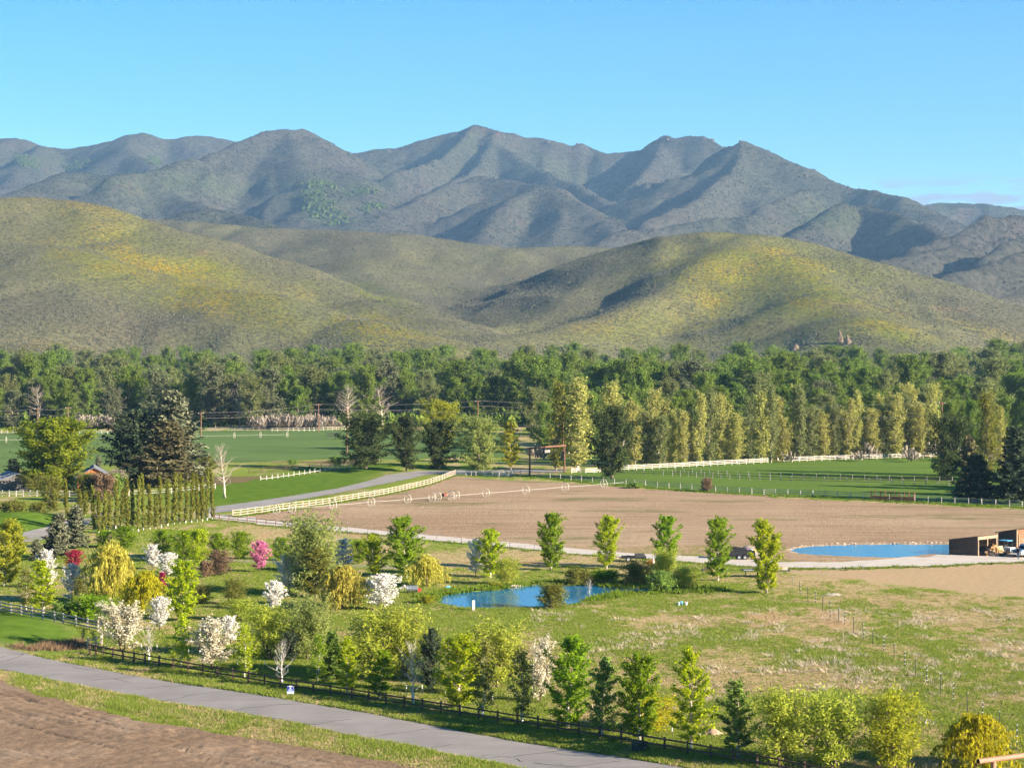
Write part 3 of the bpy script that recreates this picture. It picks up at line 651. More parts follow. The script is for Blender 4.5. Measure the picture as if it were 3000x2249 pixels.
n_bump(nt, b, f, 1.0, .35)
sheet('ploughed_field', TT('A1',[(2040,1068)])+TT('A2',[(50,1048),(345,1002),(690,962),(1000,912),(1300,850),(1520,797),(1722,722),(1800,728),(2212,764)])+TT('A3',[(0,757),(400,775),(800,800),(980,818),(1500,858),(2212,890)])+TT('A4',[(0,905),(1000,955),(2212,1014),(3200,1060),(3200,1420),(2212,1425),(1700,1404),(1450,1396),(1250,1412),(1000,1440),(600,1464),(100,1464)])+TT('A3',[(2000,1438),(1500,1410),(1000,1384),(500,1344),(0,1306)])+TT('A2',[(1500,1230),(1100,1193),(600,1146),(320,1116),(0,1088)]), .03, pf_m, 'bare brown ploughed field behind the gravel lane', 'field', hole=P2H)
def crop(name, c, sc_=.06):
    m, nt, b = new_mat(name); v = n_obj(nt)
    a = n_noise(nt, n_obj(nt,(.4,1,1)), sc_, 5, .65); f = n_noise(nt, v, 1.0, 5, .75)
    col = n_ramp(nt, a, [(.3,tuple(q*.82 for q in c)),(.5,c),(.72,tuple(q*1.2 for q in c))])
    col = n_mix(nt, .5, col, n_ramp(nt, f, [(.3,.6),(.6,1.1)]), 'MULTIPLY')
    nt.links.new(col, b.inputs['Base Color']); b.inputs['Roughness'].default_value = 1; b.inputs['Specular IOR Level'].default_value = 0
    n_bump(nt, b, f, .8, .2); return m
sheet('hay_field', TT('A1',[(-600,356),(0,352),(900,340),(1700,332),(2212,326)])+TT('A2',[(600,318),(1200,322),(1900,345),(2212,360),(2212,560),(1700,560),(1180,575),(600,575),(0,600)])+TT('A1',[(1800,606),(1200,618),(600,640),(0,690),(-600,700)]), .05, crop('hay_crop',(.115,.175,.055)), 'smooth green hay field beyond the houses', 'field', .5)
sheet('pasture', TT('A3',[(620,690),(940,662),(1500,632),(2212,596)])+TT('A4',[(0,598),(700,575),(1400,560),(2600,545),(2600,1000),(2212,988),(1000,938),(0,890)])+TT('A3',[(2212,882),(1500,850),(1000,806),(700,770),(250,735)]), .04, crop('pasture_grass',(.115,.180,.034)), 'green fenced pasture in front of the poplar row', 'pasture', .4)
sheet('weed_strip', TT('A1',[(1500,640)])+TT('A1',[(2212,604)])+TT('A2',[(620,590),(860,600),(840,640),(400,690),(0,745)])+TT('A1',[(2212,760),(1880,800),(1500,700)]), .06, crop('dry_weeds',(.17,.135,.065),.2), 'tan weedy strip along the field fence', 'weeds', .6)

# water
wm, nt, b = new_mat('pond_water')
b.inputs['Base Color'].default_value = (.008,.145,.290,1); b.inputs['Roughness'].default_value = .02; b.inputs['IOR'].default_value = 1.333; b.inputs['Specular IOR Level'].default_value = .5
n_bump(nt, b, n_mix(nt, .5, n_noise(nt, n_obj(nt,(.6,1.6,1)), 1.6, 3, .6), n_noise(nt, n_obj(nt,(.05,.12,1)), 1.0, 2, .5)), .35, .06)
def grow(px, d):
    P = wpoly(px); c = np.mean(np.array(P),0); return P, c
for nm, pxs, lb in (('pond', pond_px, 'small blue pond ringed by shrubs and weeds'), ('pond', pond2_px, 'blue pond beside the firewood shed in the ploughed field')):
    P = np.array(wpoly(pxs)); c = P.mean(0); Q = c + (P-c)*1.03 + (P-c)/np.linalg.norm(P-c,axis=1)[:,None]*.5
    tri = mgeo.tessellate_polygon([[Vector((q[0],q[1],0)) for q in Q]])
    me = bpy.data.meshes.new('pond'); me.from_pydata([(q[0],q[1],-.06) for q in Q],[],[tuple(t)[::-1] if False else tuple(t) for t in tri]); me.update()
    bm = bmesh.new(); bm.from_mesh(me)
    for f in bm.faces:
        f.normal_update()
        if f.normal.z < 0: f.normal_flip()
    bm.to_mesh(me); bm.free()
    tag(link('pond', me, wm), lb, 'pond', kind='structure')
# dirt lot and its rim
dm, nt, b = new_mat('turned_dirt'); v = n_obj(nt)
vs = n_obj(nt,(.16,1.5,1),(0,0,.76))
f = n_noise(nt, v, 2.2, 6, .75); s = n_noise(nt, vs, 1.2, 5, .7); a = n_noise(nt, v, .12, 4)
col = n_ramp(nt, a, [(.3,(.200,.135,.085)),(.55,(.250,.172,.112)),(.75,(.315,.232,.16))])
col = n_mix(nt, .3, col, n_ramp(nt, s, [(.3,.7),(.5,1.0),(.7,1.1)]), 'MULTIPLY')
col = n_mix(nt, .6, col, n_ramp(nt, f, [(.36,.55),(.5,1.0),(.62,1.25)]), 'MULTIPLY')
nt.links.new(col, b.inputs['Base Color']); b.inputs['Roughness'].default_value = 1; b.inputs['Specular IOR Level'].default_value = 0
n_bump(nt, b, f, .9, .13)
xs_ = np.arange(-56, 16, .22); ys_ = np.arange(126, 214, .34)
DX, DY = np.meshgrid(xs_, ys_); sdv = sdist(DX.ravel(), DY.ravel(), dirt_w).reshape(DX.shape) + .9*fbm(DX/2.5, DY/2.5, 75, 3)
I = np.arange(DX.size).reshape(DX.shape); q = np.stack([I[:-1,:-1],I[:-1,1:],I[1:,1:],I[1:,:-1]],-1).reshape(-1,4)
q = q[sdv.ravel()[q].max(1) < 0]
us = np.unique(q); rm = np.full(DX.size,-1); rm[us] = np.arange(len(us))
V = np.stack([DX.ravel()[us],DY.ravel()[us],gh(DX.ravel()[us],DY.ravel()[us])+.14],1)
dl = link('dirt_lot', npmesh('dirt_lot', V, rm[q], True), dm); tag(dl, 'bare brown dirt lot with tyre ruts below the road', 'dirt', kind='structure')
# ------------------------------------------------------------------ trees
def quads(cent, nrm, size, aspect=1.3, along=None, rng=None):
    """leaf-like rhombs: cent Nx3, nrm Nx3, size N"""
    n = len(cent); nrm = nrm/(np.linalg.norm(nrm,axis=1,keepdims=True)+1e-9)
    ref = rng.normal(0,1,(n,3)) if along is None else along
    u = ref - (ref*nrm).sum(1,keepdims=True)*nrm; u /= np.linalg.norm(u,axis=1,keepdims=True)+1e-9
    w = np.cross(nrm,u); s = size[:,None]
    V = np.stack([cent-u*s*aspect*.5, cent+w*s*.5, cent+u*s*aspect*.5, cent-w*s*.5],1).reshape(-1,3)
    return V, np.arange(4*n).reshape(-1,4)
def unit(v): return v/(np.linalg.norm(v)+1e-9)
PROF = {
 'oval': lambda t: math.sin(math.pi*min(1,max(0,.10+.86*t)))**.75,
 'egg': lambda t: (math.sin(math.pi*min(1,.16+.80*t)))**.8*(1.12-.38*t),
 'cone': lambda t: (1-t)**.85*.97+.03,
 'col': lambda t: min(1,(t*5+.35))*(1-t**3.0)**.8,
 'vase': lambda t: (.45+.75*t)*(1-max(0,t-.55)/.45*.65),
 'dome': lambda t: math.sqrt(max(0,1-(t*.97)**2.2)),
 'round': lambda t: math.sqrt(max(.02,1-(2*t-1)**2)),
}
def make_tree(seed, H=7.0, R=1.8, tf=.18, prof='oval', nb=34, asc=(35,70), curve=.5, sub=7, tw=.35, nl=4500, ls=.16, aspect=1.5, trunk_r=.09, stems=1, spread=.5,
              weep=0.0, tsides=6, twigs=False, irr=.25, clump=.10, up=.3, lean=.03, topf=.97, droop=0.0):
    rng = np.random.default_rng(seed); wood = MB(); pts = []; outs = []; dirs = []
    pf = PROF[prof]
    for st in range(stems):
        base = np.array([0,0,0.0])
        if stems > 1:
            a = 6.283*st/stems + rng.uniform(-.4,.4); tdir = np.array([math.cos(a),math.sin(a),0])*R*rng.uniform(.2,.55); base = tdir*.12
        else: tdir = np.array([rng.normal(0,lean),rng.normal(0,lean),0])*H
        hs = H*(topf if stems == 1 else rng.uniform(.72,.98))
        tp = [base + tdir*(q**1.3) + np.array([0,0,hs*q]) + np.append(rng.normal(0,.010*H*(0 if q==0 else 1),2),0) for q in (0,.12,.3,.5,.7,.86,1.0)]
        tp = np.array(tp); tr = [trunk_r*1.25, trunk_r, trunk_r*.82, trunk_r*.6, trunk_r*.4, trunk_r*.22, trunk_r*.06]
        wood.tube(tp, tr, tsides, False)
        qs = np.array([0,.12,.3,.5,.7,.86,1.0])
        m = max(3, nb//stems)
        for i in range(m):
            t = (i + rng.uniform(0,1))/m
            q = tf + (1-tf)*t*.95
            p0 = np.array([np.interp(q,qs,tp[:,k]) for k in range(3)])
            az = i*2.39996 + rng.uniform(-.5,.5) + st*1.3
            el = math.radians(asc[0]+(asc[1]-asc[0])*t + rng.normal(0,6))
            reach = R*pf(t)*rng.uniform(1-irr*1.6,1+irr*.35)
            L = reach/max(.30,math.cos(el)); L = min(L, max(.15*H, (H*1.02-p0[2])/max(.2,math.sin(el)) if el > .2 else L))
            d = np.array([math.cos(az)*math.cos(el), math.sin(az)*math.cos(el), math.sin(el)])
            br = [p0]; nseg = 5
            for s in range(nseg):
                d = unit(d + np.array([0,0,curve/nseg]) + rng.normal(0,.09,3))
                if weep: d = unit(d - np.array([0,0,weep*(s+.4)/nseg*1.0]))
                if droop: d = unit(d - np.array([0,0,droop/nseg]))
                br.append(br[-1] + d*L/nseg)
            br = np.array(br); r0 = trunk_r*.42*(1-.6*t)
            wood.tube(br, [r0, r0*.8, r0*.62, r0*.45, r0*.28, r0*.1], 3 if tsides < 6 else 4, False)
            bl = np.r_[0,np.cumsum(np.linalg.norm(np.diff(br,axis=0),axis=1))]
            k = max(2, int(round(sub*(.5+.5*pf(t)))))
            for j in range(k):
                u = (.18 + .82*(j+rng.uniform(0,1))/k)
                pb = np.array([np.interp(u*bl[-1],bl,br[:,c]) for c in range(3)])
                bd = unit(br[min(nseg,int(u*nseg)+1)]-br[min(nseg-1,int(u*nseg))])
                td = unit(bd + rng.normal(0,spread,3) + np.array([0,0,up]))
                TL = tw*R*rng.uniform(.5,1.2)*(1-.35*u)
                if weep:
                    TL = min(pb[2]*.92, H*weep*rng.uniform(.35,.95)); e1 = pb + unit(td*[1,1,.3])*TL*.22; e2 = e1 + np.array([rng.normal(0,.05),rng.normal(0,.05),-1])*TL*.8
                    tws = [pb,e1,e2]
                else: tws = [pb, pb+td*TL*.5, pb+unit(td+rng.normal(0,.2,3))*TL]
                if twigs or j % 3 == 0: wood.tube(tws, [r0*.22+.004,r0*.14+.003,.003], 3, False)
                pts.append(tws); outs.append(np.array([math.cos(az),math.sin(az),.25])); 
    if nl == 0: return wood, None
    tws = np.array(pts); outs = np.array(outs); per = max(1, int(round(nl/len(tws))))
    ti = np.repeat(np.arange(len(tws)), per); s = rng.uniform(0,1,len(ti))
    a = np.where((s<.5)[:,None], tws[ti,0]+(tws[ti,1]-tws[ti,0])*(2*s)[:,None], tws[ti,1]+(tws[ti,2]-tws[ti,1])*(2*s-1)[:,None])
    c = a + rng.normal(0,1,(len(ti),3))*clump*R*(.35 if weep else 1.0)*np.array([1,1,.8])
    c[:,2] = np.maximum(c[:,2], .03*H)
    nr = rng.normal(0,1,(len(ti),3)) + outs[ti]*.7 + np.array([0,0,.35])
    size = ls*rng.uniform(.55,1.35,len(ti))
    along = None
    if weep: along = np.tile([0,0,1.0],(len(ti),1))+rng.normal(0,.25,(len(ti),3)); nr[:,2] *= .2
    else: along = (tws[ti,2]-tws[ti,0]) + rng.normal(0,.45*R*tw,(len(ti),3))
    V, F = quads(c, nr, size, aspect, along, rng)
    return wood, (V, F)

bark_grey = simple('bark_grey', (.16,.125,.095), .95, .35, 6.0, stretch=(1,1,.3), bump=.5)
bark_brown = simple('bark_brown', (.115,.078,.052), .95, .35, 6.0, stretch=(1,1,.3), bump=.5)
bark_pale = simple('bark_pale', (.40,.335,.265), .9, .25, 5.0, stretch=(1,1,.4), bump=.3)
bark_white = simple('bark_white', (.56,.51,.45), .85, .18, 7.0, stretch=(1,1,.6))
guard_m = simple('tree_guard_white', (.82,.81,.78), .6, .06, 3.0)
LM = {
 'lime': leaf_mat('lime_leaf', (0.356,0.463,0.018), (0.645,0.654,0.025), .60),
 'yellowgreen': leaf_mat('yellow_green_leaf', (0.348,0.365,0.030), (0.542,0.509,0.051), .60),
 'green': leaf_mat('fresh_green_leaf', (0.213,0.341,0.020), (0.387,0.490,0.024), .60),
 'olive': leaf_mat('olive_leaf', (0.217,0.226,0.044), (0.330,0.316,0.067), .60),
 'fuzz': leaf_mat('willow_fuzz_leaf', (0.414,0.469,0.064), (0.624,0.655,0.096), .60),
 'palegreen': leaf_mat('pale_green_leaf', (0.296,0.348,0.096), (0.443,0.488,0.133), .60),
 'gold': leaf_mat('golden_willow_leaf', (0.462,0.421,0.022), (0.679,0.624,0.036), .60),
 'straw': leaf_mat('straw_willow_leaf', (0.528,0.481,0.085), (0.755,0.692,0.142), .60),
 'white': leaf_mat('white_blossom', (.74,.70,.62), (.86,.84,.80), .25, .14),
 'cream': leaf_mat('cream_blossom', (.55,.50,.33), (.78,.74,.60), .25, .25),
 'magenta': leaf_mat('magenta_blossom', (0.552,0.156,0.312), (0.768,0.288,0.480), .3, .3),
 'crimson': leaf_mat('crimson_leaf', (.33,.022,.065), (.50,.05,.12), .3, .4),
 'bronze': leaf_mat('bronze_leaf', (.19,.125,.075), (.30,.20,.12), .3, .35),
 'bluish': leaf_mat('silver_blue_leaf', (.16,.24,.27), (.34,.44,.48), .2, .35),
 'spruce': leaf_mat('blue_spruce_needle', (0.127,0.138,0.081), (0.253,0.248,0.143), .08, .4),
 'darkpine': leaf_mat('dark_pine_needle', (0.047,0.071,0.040), (0.108,0.127,0.064), .08, .4),
 'brownpine': leaf_mat('brown_green_needle', (0.117,0.109,0.049), (0.218,0.187,0.086), .08, .4),
 'deep': leaf_mat('deep_green_leaf', (0.184,0.292,0.059), (0.346,0.464,0.082), .45, .35),
 'darkleaf': leaf_mat('dark_green_leaf', (.058,.080,.026), (.100,.125,.036), .3, .35),  # darker leaf green of the dark broad trees
 'cotton': leaf_mat('cottonwood_leaf', (0.157,0.232,0.040), (0.259,0.331,0.055), .45, .35),
 'cotton2': leaf_mat('cottonwood_olive_leaf', (0.197,0.226,0.079), (0.282,0.300,0.106), .45, .35),
 'cotton3': leaf_mat('cottonwood_grey_leaf', (0.140,0.158,0.079), (0.204,0.217,0.110), .25, .3),
 'poplar': leaf_mat('poplar_leaf', (0.375,0.378,0.106), (0.552,0.526,0.147), .45, .35),
 'lombardy': leaf_mat('columnar_poplar_leaf', (0.198,0.209,0.032), (0.317,0.305,0.053), .45, .4),
 'brush': leaf_mat('tan_brush_twig', (0.240,0.200,0.158), (0.346,0.302,0.252), .15, .3),
 'mapleold': leaf_mat('old_maple_leaf', (0.227,0.296,0.024), (0.395,0.435,0.040), .60, .4),
}
SPEC = {   # generator settings, bark
 'maple':   (dict(H=7.0,R=1.75,tf=.05,prof='oval',nb=52,asc=(14,66),curve=.55,sub=9,tw=.42,nl=8000,ls=.11,aspect=2.2,trunk_r=.085,spread=.42,clump=.055,up=.45,twigs=True), bark_pale),
 'roundmaple': (dict(H=5.0,R=2.1,tf=.06,prof='round',nb=50,asc=(2,70),curve=.4,sub=9,tw=.40,nl=7500,ls=.12,aspect=1.6,trunk_r=.08,spread=.5,clump=.07,up=.35,twigs=True), bark_brown),
 'slim':    (dict(H=8.0,R=1.35,tf=.07,prof='egg',nb=46,asc=(15,60),curve=.4,sub=7,tw=.50,nl=5500,ls=.11,aspect=1.9,trunk_r=.085,spread=.40,clump=.06,up=.4,irr=.45,twigs=True), bark_pale),
 'blossom': (dict(H=4.6,R=1.6,tf=.13,prof='oval',nb=60,asc=(5,72),curve=.45,sub=8,tw=.42,nl=6800,ls=.115,aspect=1.15,trunk_r=.07,spread=.42,clump=.05,up=.5,twigs=True,irr=.15), bark_brown),
 'bushblossom': (dict(H=5.0,R=1.9,tf=.10,prof='egg',nb=40,asc=(25,65),curve=.4,sub=9,tw=.42,nl=6500,ls=.115,aspect=1.3,trunk_r=.07,spread=.5,clump=.07,up=.3,stems=2), bark_brown),
 'fuzzy':   (dict(H=5.5,R=2.0,tf=.04,prof='egg',nb=60,asc=(25,70),curve=.25,sub=9,tw=.45,nl=6200,ls=.085,aspect=3.2,trunk_r=.06,spread=.40,clump=.10,up=.55,stems=4,irr=.35), bark_grey),
 'shrub':   (dict(H=2.6,R=1.6,tf=.04,prof='dome',nb=40,asc=(25,75),curve=.1,sub=8,tw=.40,nl=4200,ls=.11,aspect=2.0,trunk_r=.035,spread=.5,clump=.10,up=.35,stems=5), bark_grey),
 'weeping': (dict(H=4.6,R=2.5,tf=.22,prof='dome',nb=46,asc=(35,62),curve=-.1,sub=12,tw=.4,nl=9000,ls=.085,aspect=4.0,trunk_r=.13,spread=.5,clump=.05,weep=.75), bark_brown),
 'birch':   (dict(H=6.0,R=1.25,tf=.08,prof='egg',nb=36,asc=(25,62),curve=.25,sub=6,tw=.45,nl=2400,ls=.115,aspect=1.5,trunk_r=.06,spread=.5,clump=.09,up=.25,irr=.45,twigs=True), bark_white),
 'bare':    (dict(H=5.5,R=1.3,tf=.14,prof='egg',nb=36,asc=(42,65),curve=.45,sub=6,tw=.45,nl=0,trunk_r=.055,spread=.40,up=.5,twigs=True), bark_white),
 'barebig': (dict(H=10.0,R=2.6,tf=.22,prof='egg',nb=40,asc=(25,60),curve=.2,sub=10,tw=.50,nl=0,trunk_r=.20,spread=.6,up=.2,twigs=True), bark_pale),
 'spruce':  (dict(H=7.5,R=1.9,tf=.05,prof='cone',nb=96,asc=(2,38),curve=.12,sub=8,tw=.26,nl=8000,ls=.15,aspect=2.4,trunk_r=.10,spread=.45,clump=.05,up=.05,irr=.35,topf=1.0), bark_brown),
 'bigspruce': (dict(H=17.0,R=5.0,tf=.06,prof='cone',nb=120,asc=(-4,40),curve=.15,sub=11,tw=.26,nl=16000,ls=.26,aspect=2.4,trunk_r=.28,spread=.45,clump=.045,up=.05,irr=.35,topf=1.0), bark_brown),
 'pine':    (dict(H=14.0,R=4.6,tf=.08,prof='oval',nb=64,asc=(8,50),curve=.25,sub=11,tw=.30,nl=14000,ls=.24,aspect=1.6,trunk_r=.26,spread=.5,clump=.06,up=.2,irr=.40), bark_brown),
 'bigmaple': (dict(H=15.0,R=7.0,tf=.05,prof='round',nb=90,asc=(-8,78),curve=.3,sub=13,tw=.32,nl=24000,ls=.34,aspect=1.3,trunk_r=.34,spread=.55,clump=.055,up=.25,irr=.30), bark_brown),
 'broad':   (dict(H=11.0,R=4.6,tf=.05,prof='oval',nb=58,asc=(5,68),curve=.3,sub=11,tw=.34,nl=14000,ls=.20,aspect=1.7,trunk_r=.22,spread=.5,clump=.06,up=.3,irr=.38), bark_grey),
 'cottonwood': (dict(H=25.0,R=7.0,tf=.04,prof='oval',nb=52,asc=(8,70),curve=.35,sub=9,tw=.34,nl=17000,ls=.38,aspect=1.3,trunk_r=.42,spread=.5,clump=.07,up=.3,irr=.42,tsides=5), bark_pale),
 'poplar':  (dict(H=18.0,R=2.4,tf=.03,prof='oval',nb=50,asc=(35,74),curve=.35,sub=8,tw=.50,nl=5200,ls=.23,aspect=1.7,trunk_r=.19,spread=.32,clump=.15,up=.6,irr=.30,tsides=5,twigs=True), bark_pale),
 'lombardy': (dict(H=8.0,R=.50,tf=.02,prof='col',nb=44,asc=(50,80),curve=.2,sub=5,tw=.8,nl=2600,ls=.14,aspect=1.8,trunk_r=.08,spread=.25,clump=.22,up=.8,irr=.3,tsides=5), bark_pale),
}
_proto = {}
def proto(kind, leaf, var):
    key = (kind, leaf, var)
    if key not in _proto:
        p, bark = SPEC[kind]
        mk = (kind, var)
        if mk not in _proto:
            _proto[mk] = make_tree(hash(kind+'x')%1 + sum(map(ord,kind))*7 + var*101, **p)
        wood, lf = _proto[mk]
        tm = wood.mesh('trunk', True); tm.materials.append(bark)
        cm = None
        if lf is not None:
            cm = npmesh('crown', lf[0], lf[1]); cm.materials.append(LM[leaf])
        if lf is not None: He, Re = float(np.percentile(lf[0][:,2],99.7)), float(np.percentile(np.hypot(lf[0][:,0],lf[0][:,1]),96))
        else: wv_ = np.array(wood.v); He, Re = float(wv_[:,2].max()), float(np.percentile(np.hypot(wv_[:,0],wv_[:,1]),97))
        _proto[key] = (tm, cm, He, Re)
    return _proto[key]
gd = MB().tube([(0,0,0),(0,0,.5),(0,0,1.05)], [.085,.08,.075], 8).mesh('trunk_guard'); gd.materials.append(guard_m)
NV = {'maple':4,'cottonwood':5,'poplar':5,'lombardy':4,'fuzzy':3,'birch':3,'blossom':3}
_cnt = {}
WF = {'fuzzy':1.28,'weeping':1.05,'slim':1.08,'maple':1.06}
def plant(kind, leaf, px, yb, yt, wpx, label, name='tree', cat='tree', group=None, guard=False, P=None, var=None, rz=None):
    p = P if P is not None else G(px, yb)
    k = _cnt.get(kind,0); _cnt[kind] = k+1
    tm, cm, H0, R0 = proto(kind, leaf, (k if var is None else var) % NV.get(kind,2))
    s = FPX/math.hypot(p.y, 0)
    h = (yb-yt)/s; r = wpx/2/s*WF.get(kind,1.0)
    o = empty(name, p, (k*2.1 if rz is None else rz) % 6.283)
    o.scale = (r/R0, r/R0, h/H0)
    tag(o, label, cat, group)
    link('trunk', tm, None, o)
    if cm is not None: link('crown', cm, None, o)
    if guard:
        g = link('trunk_guard', gd, None, o); g.scale = (R0/r*1.0, R0/r*1.0, H0/h*min(1.0,h/6)*(.55 if kind == 'lombardy' else 1.0))
    return o

